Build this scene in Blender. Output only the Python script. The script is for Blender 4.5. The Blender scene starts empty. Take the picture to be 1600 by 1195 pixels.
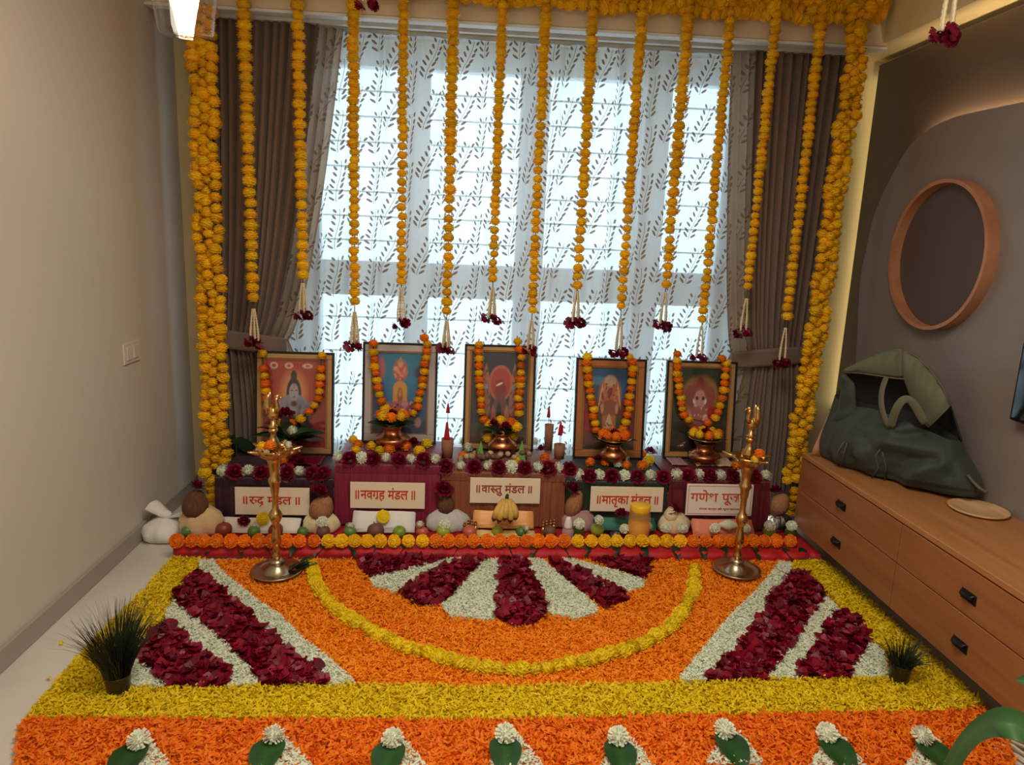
import bpy, bmesh, math, random
import numpy as np
from mathutils import Vector, Matrix

scene = bpy.context.scene
C = scene.collection
rnd = random.Random(7)
rng = np.random.default_rng(7)
PI = math.pi

# ---------------------------------------------------------------- camera
FPX, CX, CY, EYE = 1110.0, 800.0, 597.5, 1.4
def _n(v):
    v = np.array(v, float)
    return v / np.linalg.norm(v)
_d = _n((728 - CX, 370 - CY, FPX))                      # vanishing point of the room's depth
_v = np.array((577 - CX, 6100 - CY, FPX))               # vanishing point of the plumb lines
_v = _n(_v - _d * (_v @ _d))
_r = np.cross(_v, _d)
if _r[0] < 0: _r = -_r
RW = np.array([_r, _d, -_v])                            # rows: world X (right), Y (away), Z (up) in camera axes

cam_data = bpy.data.cameras.new('camera')
cam_data.sensor_width = 36.0
cam_data.lens = FPX / 1600 * 36.0
cam_data.clip_start = 0.02
cam = bpy.data.objects.new('camera', cam_data)
C.objects.link(cam)
_m = Matrix.Identity(4)
for i in range(3):
    _m[i][0], _m[i][1], _m[i][2] = RW[i][0], -RW[i][1], -RW[i][2]
_m[2][3] = EYE
cam.matrix_world = _m
scene.camera = cam

# survey helpers: where the sight line of a photo point meets a real plane of the room
def _ray(px, py): return RW @ np.array((px - CX, py - CY, FPX))
def fl(px, py, z=0.0):                                  # level plane at height z
    w = _ray(px, py); t = (z - EYE) / w[2]
    return Vector(w * t + (0, 0, EYE))
def dp(px, py, Y):                                      # upright plane across the room at depth Y
    w = _ray(px, py); return Vector(w * (Y / w[1]) + (0, 0, EYE))
def sx(px, py, X):                                      # upright plane along the room at X
    w = _ray(px, py); return Vector(w * (X / w[0]) + (0, 0, EYE))
def vp(px, py, p, n):                                   # any plane
    w = _ray(px, py); e = np.array((0, 0, EYE)); n = np.array(n); p = np.array(p)
    return Vector(e + w * (((p - e) @ n) / (w @ n)))

# ---------------------------------------------------------------- world, lights, exposure
def lin(r, g, b):
    f = lambda c: c / 12.92 if c <= 0.04045 else ((c + 0.055) / 1.055) ** 2.4
    return (f(r / 255), f(g / 255), f(b / 255))

vs = scene.view_settings
scene.display_settings.display_device = 'sRGB'
vs.view_transform = 'Standard'; vs.look = 'None'; vs.gamma = 1.0; vs.exposure = 0.38; vs.use_curve_mapping = False
scene.cycles.use_denoising = True
scene.cycles.max_bounces = 8
scene.cycles.transparent_max_bounces = 16
scene.cycles.sample_clamp_indirect = 6.0
scene.cycles.caustics_reflective = False
scene.cycles.caustics_refractive = False

world = bpy.data.worlds.new('overcast_sky'); scene.world = world; world.use_nodes = True
SKY = 2.1
_bg = world.node_tree.nodes['Background']
_bg.inputs[0].default_value = (0.64, 0.87, 1.0, 1); _bg.inputs[1].default_value = SKY

def area(name, loc, size, power, col, rot=(0, 0, 0), size_y=None, spread=PI):
    l = bpy.data.lights.new(name, 'AREA'); l.energy = power; l.color = col; l.size = size
    if size_y: l.shape = 'RECTANGLE'; l.size_y = size_y
    l.spread = spread
    o = bpy.data.objects.new(name, l); C.objects.link(o); o.location = loc; o.rotation_euler = rot
    return o
WARM = (1.0, 0.945, 0.84)
area('ceiling_panel_light', (0.25, 1.25, 2.70), 1.1, 33, WARM, size_y=0.9, spread=2.95)
area('ceiling_panel_light', (0.2, -1.0, 2.70), 1.4, 24, WARM, size_y=1.0, spread=3.0)

# ---------------------------------------------------------------- building helpers
WL = {}                                                 # world place of a thing's base
def tag(o, label=None, cat=None, group=None, kind=None):
    if label: o['label'] = label
    if cat: o['category'] = cat
    if group: o['group'] = group
    if kind: o['kind'] = kind
    return o
def thing(name, label, cat, loc, group=None, rot=(0, 0, 0)):
    o = bpy.data.objects.new(name, None); C.objects.link(o)
    o.location = loc; o.rotation_euler = rot; o.empty_display_size = 0.05
    WL[o] = Vector(loc)
    return tag(o, label, cat, group)
def link(name, mesh, parent=None, loc=(0, 0, 0), rot=(0, 0, 0), scale=(1, 1, 1)):
    o = bpy.data.objects.new(name, mesh); C.objects.link(o)
    o.location = loc; o.rotation_euler = rot; o.scale = scale
    if parent:
        o.parent = parent
        WL[o] = WL.get(parent, Vector())
    else: WL[o] = Vector(loc)
    return o

class MB:
    def __init__(s): s.v = []; s.f = []; s.var = []; s.uv = None
    def add(s, v, f, var=0.5):
        o = len(s.v); s.v.extend([tuple(p) for p in v])
        s.f.extend([tuple(i + o for i in q) for q in f])
        s.var.extend(list(var) if hasattr(var, '__len__') else [var] * len(v))
        return s
    def box(s, lo, hi, bev=0.0, seg=2, var=0.5):
        bm = bmesh.new(); bmesh.ops.create_cube(bm, size=1)
        lo = Vector(lo); hi = Vector(hi); c = (lo + hi) / 2; d = hi - lo
        for p in bm.verts: p.co = Vector((p.co.x * d.x, p.co.y * d.y, p.co.z * d.z)) + c
        if bev > 0: bmesh.ops.bevel(bm, geom=bm.edges[:], offset=bev, segments=seg, profile=0.5, affect='EDGES')
        bm.verts.index_update()
        s.add([p.co[:] for p in bm.verts], [[q.index for q in f.verts] for f in bm.faces], var); bm.free()
        return s
    def lathe(s, prof, n=24, c=(0, 0, 0), var=0.5, fn=None):
        v = []; f = []
        for r, z in prof:
            for k in range(n):
                a = 2 * PI * k / n; rr = r if fn is None else r * fn(a, z)
                v.append((c[0] + rr * math.cos(a), c[1] + rr * math.sin(a), c[2] + z))
        for i in range(len(prof) - 1):
            for k in range(n):
                f.append((i * n + k, i * n + (k + 1) % n, (i + 1) * n + (k + 1) % n, (i + 1) * n + k))
        if prof[0][0] > 1e-6: f.append(tuple(range(n))[::-1])
        if prof[-1][0] > 1e-6: f.append(tuple(range((len(prof) - 1) * n, len(prof) * n)))
        return s.add(v, f, var)
    def tube(s, pts, r, n=8, var=0.5, flat=1.0, up=None):
        pts = [Vector(p) for p in pts]; v = []; f = []
        rs = r if hasattr(r, '__len__') else [r] * len(pts)
        w = (pts[-1] - pts[0]).normalized(); h0 = Vector((0.05, 0, 1)) if abs(w.z) < 0.7 else Vector((0.05, 1, 0))
        for i, p in enumerate(pts):
            t = (pts[min(i + 1, len(pts) - 1)] - pts[max(i - 1, 0)]).normalized()
            h = Vector(up) if up else h0
            a = t.cross(h).normalized(); b = a.cross(t).normalized()
            for k in range(n):
                q = 2 * PI * k / n
                v.append(p + (a * math.cos(q) + b * math.sin(q) * flat) * rs[i])
        for i in range(len(pts) - 1):
            for k in range(n):
                f.append((i * n + k, i * n + (k + 1) % n, (i + 1) * n + (k + 1) % n, (i + 1) * n + k))
        f.append(tuple(range(n))[::-1]); f.append(tuple(range((len(pts) - 1) * n, len(pts) * n)))
        return s.add(v, f, var)
    def ball(s, c, r, sc=(1, 1, 1), n=12, m=8, var=0.5, fn=None):
        v = []; f = []
        for i in range(m + 1):
            th = PI * i / m
            for k in range(n):
                a = 2 * PI * k / n
                d = Vector((math.sin(th) * math.cos(a), math.sin(th) * math.sin(a), -math.cos(th)))
                q = r * (fn(d) if fn else 1.0)
                v.append((c[0] + d.x * q * sc[0], c[1] + d.y * q * sc[1], c[2] + d.z * q * sc[2]))
        for i in range(m):
            for k in range(n):
                f.append((i * n + k, i * n + (k + 1) % n, (i + 1) * n + (k + 1) % n, (i + 1) * n + k))
        return s.add(v, f, var)
    def grid(s, P, var=0.5, close_u=False):             # P: rows of points
        nr, nc = len(P), len(P[0]); v = [p for row in P for p in row]; f = []
        for i in range(nr - 1):
            for k in range(nc if close_u else nc - 1):
                f.append((i * nc + k, i * nc + (k + 1) % nc, (i + 1) * nc + (k + 1) % nc, (i + 1) * nc + k))
        return s.add(v, f, var)
    def mesh(s, name, mat, smooth=False, off=(0, 0, 0)):
        me = bpy.data.meshes.new(name)
        a = np.array(s.v, float).reshape(-1, 3) - np.array(off)
        me.from_pydata(a.tolist(), [], s.f)
        at = me.attributes.new('var', 'FLOAT', 'POINT'); at.data.foreach_set('value', np.array(s.var, np.float32))
        if mat: me.materials.append(mat)
        if smooth: me.polygons.foreach_set('use_smooth', [True] * len(me.polygons))
        me.update()
        return me
    def build(s, name, mat, parent=None, smooth=False, local=False, mods=None):
        if parent is not None:
            off = (0, 0, 0) if local else WL.get(parent, Vector())
            o = link(name, s.mesh(name, mat, smooth, off), parent)
        else:
            a = np.array(s.v); c = (a.min(0) + a.max(0)) / 2; c[2] = a[:, 2].min()
            if local: c = np.zeros(3)
            o = link(name, s.mesh(name, mat, smooth, c), None, tuple(c))
        return o
def solid(o, t, off=0.0):
    m = o.modifiers.new('solid', 'SOLIDIFY'); m.thickness = t; m.offset = off; return o
def subsurf(o, n=1):
    m = o.modifiers.new('sub', 'SUBSURF'); m.levels = n; m.render_levels = n; return o
def struct(o, label=None, cat=None):
    o['kind'] = 'structure'
    if label: o['label'] = label
    if cat: o['category'] = cat
    return o
ORD = 'first second third fourth fifth sixth seventh eighth ninth tenth eleventh twelfth thirteenth fourteenth fifteenth sixteenth'.split()

# ---------------------------------------------------------------- materials
def mat(name, col, rough=0.6, metal=0.0, col2=None, var=False, objvar=0.0, noise=None, bump=None, trans=0.0, sheen=0.0,
        coat=0.0, spec=0.5, emit=None, emit_s=0.0, sss=0.0, transl=0.0):
    m = bpy.data.materials.new(name); m.use_nodes = True
    nt = m.node_tree; N = nt.nodes; L = nt.links; b = N['Principled BSDF']
    b.inputs['Roughness'].default_value = rough; b.inputs['Metallic'].default_value = metal
    b.inputs['Specular IOR Level'].default_value = spec
    if coat: b.inputs['Coat Weight'].default_value = coat; b.inputs['Coat Roughness'].default_value = 0.08
    if sheen: b.inputs['Sheen Weight'].default_value = sheen
    if trans: b.inputs['Transmission Weight'].default_value = trans; b.inputs['IOR'].default_value = 1.3
    if emit: b.inputs['Emission Color'].default_value = (*emit, 1); b.inputs['Emission Strength'].default_value = emit_s
    c1 = (*col, 1); out = None
    b.inputs['Base Color'].default_value = c1
    if col2 is not None:
        mx = N.new('ShaderNodeMix'); mx.data_type = 'RGBA'
        mx.inputs['A'].default_value = c1; mx.inputs['B'].default_value = (*col2, 1)
        if var:
            a = N.new('ShaderNodeAttribute'); a.attribute_name = 'var'; src = a.outputs['Fac']
        elif noise:
            tc = N.new('ShaderNodeTexCoord'); mp = N.new('ShaderNodeMapping'); nz = N.new('ShaderNodeTexNoise')
            mp.inputs['Scale'].default_value = noise[0]; nz.inputs['Scale'].default_value = noise[1]; nz.inputs['Detail'].default_value = 4
            L.new(tc.outputs['Object'], mp.inputs['Vector']); L.new(mp.outputs[0], nz.inputs['Vector'])
            rp = N.new('ShaderNodeMapRange'); rp.inputs['From Min'].default_value = 0.3; rp.inputs['From Max'].default_value = 0.7
            L.new(nz.outputs['Fac'], rp.inputs['Value']); src = rp.outputs[0]
        else:
            oi = N.new('ShaderNodeObjectInfo'); src = oi.outputs['Random']
        L.new(src, mx.inputs['Factor']); out = mx.outputs['Result']
        if objvar:
            oi = N.new('ShaderNodeObjectInfo'); hs = N.new('ShaderNodeHueSaturation')
            mr = N.new('ShaderNodeMapRange'); mr.inputs['To Min'].default_value = 1 - objvar; mr.inputs['To Max'].default_value = 1 + objvar
            L.new(oi.outputs['Random'], mr.inputs['Value']); L.new(mr.outputs[0], hs.inputs['Value']); L.new(out, hs.inputs['Color']); out = hs.outputs[0]
        L.new(out, b.inputs['Base Color'])
    if bump:
        tc = N.new('ShaderNodeTexCoord'); mp = N.new('ShaderNodeMapping'); nz = N.new('ShaderNodeTexNoise'); bp = N.new('ShaderNodeBump')
        mp.inputs['Scale'].default_value = bump[0]; nz.inputs['Scale'].default_value = bump[1]; nz.inputs['Detail'].default_value = 3
        bp.inputs['Strength'].default_value = bump[2]; bp.inputs['Distance'].default_value = 0.01
        L.new(tc.outputs['Object'], mp.inputs['Vector']); L.new(mp.outputs[0], nz.inputs['Vector'])
        L.new(nz.outputs['Fac'], bp.inputs['Height']); L.new(bp.outputs[0], b.inputs['Normal'])
    if transl:
        tr = N.new('ShaderNodeBsdfTranslucent'); ms = N.new('ShaderNodeMixShader'); ms.inputs[0].default_value = transl
        tr.inputs[0].default_value = c1
        if out is not None: L.new(out, tr.inputs[0])
        L.new(b.outputs[0], ms.inputs[1]); L.new(tr.outputs[0], ms.inputs[2])
        L.new(ms.outputs[0], N['Material Output'].inputs[0])
    return m

def glass_mat(name, tint=(0.97, 0.98, 0.98), gloss=0.06, rough=0.02):
    m = bpy.data.materials.new(name); m.use_nodes = True; nt = m.node_tree; N = nt.nodes; L = nt.links
    N.remove(N['Principled BSDF'])
    t = N.new('ShaderNodeBsdfTransparent'); g = N.new('ShaderNodeBsdfGlossy'); mx = N.new('ShaderNodeMixShader'); lw = N.new('ShaderNodeLayerWeight'); pw = N.new('ShaderNodeMath'); pw.operation = 'POWER'; pw.inputs[1].default_value = 4.0
    t.inputs[0].default_value = (*tint, 1); g.inputs['Roughness'].default_value = rough; L.new(lw.outputs['Facing'], pw.inputs[0])
    mm = N.new('ShaderNodeMath'); mm.operation = 'MAXIMUM'; mm.inputs[1].default_value = gloss
    L.new(pw.outputs[0], mm.inputs[0]); L.new(mm.outputs[0], mx.inputs[0])
    L.new(t.outputs[0], mx.inputs[1]); L.new(g.outputs[0], mx.inputs[2]); L.new(mx.outputs[0], N['Material Output'].inputs[0])
    return m
def wood_mat(name, c1, c2, scale=(1, 1, 14), s=4, rough=0.45, coat=0.0):
    return mat(name, c1, rough, col2=c2, noise=(scale, s), coat=coat, bump=(scale, s * 3, 0.06))

M = {}
M['wall'] = mat('wall_paint', lin(205, 196, 184), 0.75, bump=((1, 1, 1), 220, 0.03))
M['cream'] = mat('cream_paint', lin(228, 212, 166), 0.7)
M['pelmet'] = mat('pelmet_paint', lin(222, 205, 180), 0.6)
M['base'] = mat('baseboard_tile', lin(160, 150, 138), 0.5)
M['floor'] = mat('floor_marble', lin(214, 208, 198), 0.22, col2=lin(200, 192, 181), noise=((1, 1, 1), 3))
M['panel'] = mat('wall_laminate', lin(104, 88, 78), 0.42, col2=lin(97, 82, 72), noise=((1, 1, 3), 3))
M['arch'] = mat('arch_laminate', lin(134, 124, 118), 0.40, col2=lin(128, 117, 110), noise=((1, 1, 3), 3))
M['disc'] = mat('ring_backing', lin(84, 70, 66), 0.55)
M['led'] = mat('led_strip', (1, 1, 1), 0.5, emit=(1.0, 0.74, 0.40), emit_s=70.0)
M['led_soft'] = mat('led_strip_soft', (1, 1, 1), 0.5, emit=(1.0, 0.86, 0.50), emit_s=2.4)
M['frame_white'] = mat('window_frame', lin(226, 232, 236), 0.4)
M['glass'] = glass_mat('window_glass')
M['steel_bar'] = mat('grille_bar', lin(196, 204, 210), 0.5, 0.0)
M['drape'] = mat('brown_drape', lin(120, 100, 88), 0.8, sheen=0.2, col2=lin(114, 94, 82), noise=((40, 40, 2), 4), bump=((200, 200, 200), 6, 0.06))
M['wood'] = wood_mat('cabinet_wood', lin(156, 100, 60), lin(141, 86, 49), (3, 1, 14), 2.2)
M['woodtop'] = wood_mat('cabinet_top_wood', lin(176, 120, 72), lin(158, 103, 58), (14, 1, 3), 2.2)
M['ring'] = wood_mat('ring_wood', lin(186, 130, 94), lin(166, 108, 76), (3, 3, 3), 3)
M['plate'] = wood_mat('plate_wood', lin(216, 176, 132), lin(196, 152, 108), (6, 1, 1), 6)
M['black'] = mat('black_handle', lin(22, 21, 22), 0.35, 0.5)
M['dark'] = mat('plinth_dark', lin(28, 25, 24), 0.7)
M['yellow'] = mat('marigold_yellow', lin(255, 214, 22), 0.7, col2=lin(250, 192, 8), var=True, objvar=0.10, transl=0.25)
M['lemon'] = mat('marigold_lemon', lin(244, 216, 16), 0.7, col2=lin(230, 198, 6), var=True, objvar=0.08, transl=0.25)
M['orange'] = mat('marigold_orange', lin(253, 148, 8), 0.7, col2=lin(244, 116, 2), var=True, objvar=0.10, transl=0.25)
M['white'] = mat('white_petal', lin(238, 240, 220), 0.7, col2=lin(228, 234, 206), var=True, transl=0.25)
M['rose'] = mat('rose_petal', lin(134, 10, 44), 0.5, spec=.3, col2=lin(92, 4, 30), var=True, transl=0.2)
M['rose_dark'] = mat('rose_petal_loose', lin(150, 10, 44), 0.42, spec=.35, col2=lin(92, 2, 22), var=True, transl=0.2)
M['p_orange'] = mat('loose_petal_orange', lin(255, 168, 10), 0.7, col2=lin(250, 138, 4), var=True, transl=0.3)
M['p_orange2'] = mat('loose_petal_deep_orange', lin(252, 148, 12), 0.7, col2=lin(242, 112, 6), var=True, transl=0.3)
M['p_yellow'] = mat('loose_petal_yellow', lin(248, 220, 10), 0.7, col2=lin(228, 198, 4), var=True, transl=0.3)
M['jas'] = mat('jasmine', lin(226, 208, 168), 0.7, col2=lin(204, 180, 138), var=True)
M['thread'] = mat('garland_thread', lin(70, 66, 30), 0.9)
M['leaf'] = mat('green_leaf', lin(44, 92, 40), 0.4, col2=lin(26, 62, 28), var=True, objvar=0.2, transl=0.15)
M['leaf_dark'] = mat('dark_leaf', lin(30, 58, 34), 0.4, col2=lin(18, 40, 24), var=True, objvar=0.2)
M['leaf_big'] = mat('broad_leaf', lin(72, 118, 62), 0.38, col2=lin(48, 92, 48), var=True, transl=0.25)
M['brass'] = mat('brass', lin(220, 184, 122), 0.26, 1.0, col2=lin(198, 156, 94), noise=((1, 1, 1), 30))
M['brass_dull'] = mat('aged_brass_base', lin(182, 166, 138), 0.28, 1.0)
M['copper'] = mat('copper', lin(216, 146, 104), 0.28, 1.0, col2=lin(186, 112, 74), noise=((1, 1, 1), 25))
M['steel'] = mat('steel', lin(150, 146, 138), 0.25, 1.0)
M['silver'] = mat('silver_foil', lin(190, 190, 190), 0.28, 1.0, bump=((1, 1, 1), 50, 0.4))
M['coco'] = mat('coconut_husk', lin(112, 72, 46), 0.9, col2=lin(80, 48, 30), noise=((30, 30, 3), 5), bump=((60, 60, 5), 5, 0.5))
M['coco_tan'] = mat('tan_coconut', lin(176, 124, 84), 0.85, col2=lin(142, 92, 58), noise=((40, 40, 3), 5), bump=((60, 60, 5), 5, 0.4))
M['cloth_beige'] = mat('beige_cloth', lin(206, 172, 128), 0.85, sheen=0.3, bump=((1, 1, 1), 60, 0.25))
M['cloth_cream'] = mat('cream_cloth', lin(222, 202, 160), 0.85, sheen=0.3, bump=((1, 1, 1), 60, 0.25))
M['cloth_white'] = mat('white_cloth', lin(226, 222, 216), 0.85, bump=((1, 1, 1), 60, 0.2))
M['cloth_grey'] = mat('grey_cloth', lin(192, 188, 182), 0.8, bump=((1, 1, 1), 60, 0.2))
M['cloth_pink'] = mat('dusky_pink_cloth', lin(170, 128, 128), 0.8, bump=((1, 1, 1), 60, 0.2))
M['paper'] = mat('white_paper', lin(232, 224, 212), 0.7)
M['sign'] = mat('sign_card', lin(232, 214, 186), 0.6)
M['sign_red'] = mat('sign_red', lin(196, 44, 30), 0.6)
M['sign_brown'] = mat('sign_brown', lin(150, 52, 36), 0.6)
M['sign_orange'] = mat('sign_orange', lin(206, 84, 44), 0.6)
M['flag'] = mat('red_flag', lin(206, 26, 52), 0.7, transl=0.2)
M['cup'] = mat('brown_cup', lin(150, 100, 70), 0.8)
M['banana'] = mat('banana_skin', lin(214, 178, 84), 0.55, col2=lin(190, 150, 64), noise=((1, 1, 1), 30))
M['banana_tip'] = mat('banana_tip', lin(48, 32, 22), 0.8)
M['lime'] = mat('lime', lin(168, 176, 60), 0.4, col2=lin(120, 150, 48))
M['lime_green'] = mat('green_lime', lin(96, 138, 62), 0.4, col2=lin(76, 118, 50))
M['fruit_red'] = mat('red_fruit', lin(150, 66, 52), 0.4, col2=lin(120, 48, 40), noise=((1, 1, 1), 40))
M['fruit_pink'] = mat('pink_fruit', lin(206, 108, 82), 0.4, col2=lin(176, 78, 60), noise=((1, 1, 1), 40))
M['nut'] = mat('brown_nut', lin(118, 82, 66), 0.6, col2=lin(96, 62, 50), noise=((1, 1, 1), 60))
M['nutlight'] = mat('pale_nut', lin(196, 166, 134), 0.6, col2=lin(160, 124, 94))
M['red_mat'] = mat('red_quilt', lin(196, 14, 26), 0.5, sheen=0.05, col2=lin(160, 8, 20), noise=((1, 1, 1), 20), bump=((40, 40, 40), 8, 0.3))
M['sat_orange'] = mat('orange_satin', lin(236, 168, 96), 0.35, sheen=0.4)
M['sat_yellow'] = mat('yellow_satin', lin(222, 190, 112), 0.4, sheen=0.4)
M['green_cloth'] = mat('green_folded_cloth', lin(40, 110, 92), 0.6)
M['coral_cloth'] = mat('coral_folded_cloth', lin(222, 130, 100), 0.6)
M['lid'] = mat('yellow_lid', lin(236, 184, 30), 0.4)
M['honey'] = mat('yellow_powder', lin(228, 160, 18), 0.5)
M['jar'] = mat('jar_plastic', lin(232, 170, 100), 0.25); M['jar'].node_tree.nodes['Principled BSDF'].inputs['Alpha'].default_value = .40
M['clear'] = glass_mat('clear_glass', (0.93, 0.92, 0.89), 0.08, 0.02)
M['bulb'] = mat('lamp_diffuser', (1, 1, 1), 0.5, emit=(1.0, 0.74, 0.46), emit_s=60.0)
M['bag'] = mat('green_canvas', lin(54, 62, 53), 0.75, sheen=0.05, col2=lin(40, 50, 44), noise=((1, 1, 1), 9), bump=((1, 1, 1), 14, 0.5))
M['bag_olive'] = mat('olive_canvas', lin(100, 100, 74), 0.75, sheen=0.08, col2=lin(84, 86, 64), noise=((1, 1, 1), 9), bump=((1, 1, 1), 240, 0.12))
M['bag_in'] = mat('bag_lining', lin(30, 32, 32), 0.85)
M['piping'] = mat('bag_piping', lin(92, 84, 66), 0.7)
M['screen'] = mat('tv_screen', lin(10, 14, 18), 0.08, spec=0.8)
M['grass'] = mat('grass_blade', lin(42, 54, 28), 0.6, col2=lin(20, 28, 16), var=True)
M['tumbler'] = mat('dark_tumbler', lin(74, 68, 52), 0.3, 0.8)
M['plastic'] = mat('switch_plastic', lin(214, 204, 190), 0.4)
M['gold_mount'] = mat('gold_mount', lin(188, 150, 98), 0.4, 0.35)
M['silver_mount'] = mat('silver_mount', lin(186, 176, 170), 0.4, 0.25)
M['brown_mount'] = mat('brown_mount', lin(176, 112, 62), 0.45, 0.2)
M['frame_black'] = mat('black_frame', lin(30, 24, 24), 0.35)
M['pglass'] = glass_mat('picture_glass', (0.98, 0.98, 0.98), 0.04, 0.03)
M['blue'] = mat('blue_packet', lin(86, 96, 128), 0.25, coat=0.5)
M['terracotta'] = mat('plant_pot', lin(150, 92, 66), 0.8)
M['soil'] = mat('soil', lin(50, 38, 28), 0.95)

# ================================================================= the room
XL, XR, YB, YF, ZC = -1.43, 2.12, 3.78, -2.6, 2.75
PY = sx(1377, 82, 2.07).y                                # far edge of the laminate
struct(MB().box((XL - .1, YF - .1, -.1), (XR + .1, YB + .25, 0)).build('floor', M['floor']))
struct(MB().box((XL - .1, YF, 0), (XL, YB + .25, ZC)).build('wall_left', M['wall']))
struct(MB().box((XR, YF, 0), (XR + .1, YB + .25, ZC)).build('wall_right', M['cream']))
struct(MB().box((XL - .1, YF - .1, 0), (XR + .1, YF, ZC)).build('wall_near', M['wall']))
struct(MB().box((XL - .1, YF - .1, ZC), (XR + .1, YB + .25, ZC + .1)).build('ceiling', M['cream']))
WX0, WX1, WZ0, WZ1 = -1.12, 1.62, 0.20, 2.33             # window opening
w = MB()
w.box((XL, YB, 0), (WX0, YB + .25, ZC)); w.box((WX1, YB, 0), (XR, YB + .25, ZC))
w.box((WX0, YB, 0), (WX1, YB + .25, WZ0)); w.box((WX0, YB, WZ1), (WX1, YB + .25, ZC))
struct(w.build('wall_back', M['cream']))
struct(MB().box((XL, YF, 0), (XL + .014, YB, .078), .003, 1).build('baseboard_left', M['base']))
# curtain pelmet, side beam, laminate panel and raised arch panel
p = MB(); p.box((XL, 3.47, 2.352), (1.95, 3.52, ZC), .004, 1)
pel = struct(p.build('trim_1', M['pelmet']))
MB().box((XL, 3.462, 2.338), (1.95, 3.524, 2.352), .003, 1).build('pelmet_lip', M['frame_white'], pel)
struct(MB().box((1.93, YF, 2.365), (XR, YB, ZC)).build('trim_2', M['cream']))
struct(MB().box((2.07, YF, 0), (XR, PY, 2.335)).build('trim_3', M['panel']))
# arch panel: a big round corner at its far top, standing off the laminate with a strip light behind its edge
AX = 2.035
_arc = [sx(x, y, AX) for x, y in ((1660, 150), (1630, 154), (1596, 160), (1528, 174), (1486, 185), (1450, 203), (1420, 230), (1390, 281), (1366, 336), (1353, 391), (1343, 450))]
_arc = [(p.y, p.z) for p in _arc] + [(3.50, .75), (3.50, .40)]
def arch_pts(inset=0.0, n=6):
    pts = []; A = [_arc[0]] + _arc + [_arc[-1]]
    for i in range(1, len(A) - 2):                       # smooth curve through the surveyed edge
        for k in range(n):
            t_ = k / n; q = []
            for c_ in (0, 1):
                a, b_, c2, d_ = (A[i - 1][c_], A[i][c_], A[i + 1][c_], A[i + 2][c_])
                q.append(.5 * (2 * b_ + (c2 - a) * t_ + (2 * a - 5 * b_ + 4 * c2 - d_) * t_ ** 2 + (3 * b_ - a - 3 * c2 + d_) * t_ ** 3))
            pts.append(tuple(q))
    pts.append(_arc[-1]); f_ = 1 - inset / 1.2
    return [(1.9 + (y - 1.9) * f_, .3 + (z - .3) * f_) for y, z in pts]
def slab_yz(pts, x0, x1):
    poly = [(-2.6, pts[0][1] - .06)] + pts + [(pts[-1][0], 0.0), (-2.6, 0.0)]
    v = [(x0, y, z) for y, z in poly] + [(x1, y, z) for y, z in poly]; n = len(poly)
    f = [tuple(range(n)), tuple(range(n, 2 * n))[::-1]] + [(i, i + n, (i + 1) % n + n, (i + 1) % n) for i in range(n)]
    return MB().add(v, f)
struct(slab_yz(arch_pts(), AX, AX + .012).build('trim_4', M['arch']))
led = slab_yz(arch_pts(.03), AX + .012, 2.07).build('trim_5', M['panel']); struct(led)
t = MB(); ap = arch_pts(.026)[:34]
t.tube([(AX + .022, -2.5, ap[0][1] - .06)] + [(AX + .022, y, z) for y, z in ap], .005, 6)
tag(t.build('strip_light', M['led']), 'thin warm strip light behind the rounded top edge of the grey wall panel', 'light')

tag(MB().tube([(2.095, PY + .012, .55), (2.095, PY + .012, 2.30)], .005, 6).build('strip_light', M['led_soft']), 'upright strip light behind the far edge of the brown wall laminate', 'light')

# ---------------------------------------------------------------- window: frame, panes, grille
WY = 3.92
win = thing('window_1', 'wide white framed window behind the sheer curtain', 'window', (0.2, WY, WZ0)); win['kind'] = 'structure'
xs = [dp(x, 300, WY).x for x in (500, 634, 671, 808, 852, 983, 1037, 1124)]
zt0, zt1 = dp(850, 470, WY).z, dp(850, 418, WY).z        # transom
ztop, zbot = dp(800, 118, WY).z, 0.24
fr = MB()
fr.box((WX0 - .02, WY - .03, WZ0), (xs[0], WY + .05, WZ1)); fr.box((xs[7], WY - .03, WZ0), (WX1 + .02, WY + .05, WZ1))
fr.box((xs[0], WY - .03, ztop), (xs[7], WY + .05, WZ1)); fr.box((xs[0], WY - .03, WZ0), (xs[7], WY + .05, zbot))
fr.build('frame', M['frame_white'], win)
for i in (1, 3, 5): MB().box((xs[i], WY - .035, zbot), (xs[i + 1], WY + .05, ztop), .004, 1).build('mullion', M['frame_white'], win)
for i in (0, 2, 4, 6):
    MB().box((xs[i], WY - .028, zt0), (xs[i + 1], WY + .05, zt1), .004, 1).build('transom', M['frame_white'], win)
    for a, b in ((zbot, zt0), (zt1, ztop)):
        MB().box((xs[i] - .005, WY + .01, a - .005), (xs[i + 1] + .005, WY + .016, b + .005)).build('pane', M['glass'], win)
    z = ztop - .10
    while z > zt1 + .05:
        MB().box((xs[i], WY + .07, z - .0045), (xs[i + 1], WY + .080, z + .0045)).build('grille_bar', M['steel_bar'], win)
        z -= .128
    z = zt0 - .13
    while z > zbot + .05:
        MB().box((xs[i], WY + .07, z - .004), (xs[i + 1], WY + .080, z + .004)).build('grille_bar', M['steel_bar'], win)
        z -= .19

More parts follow.
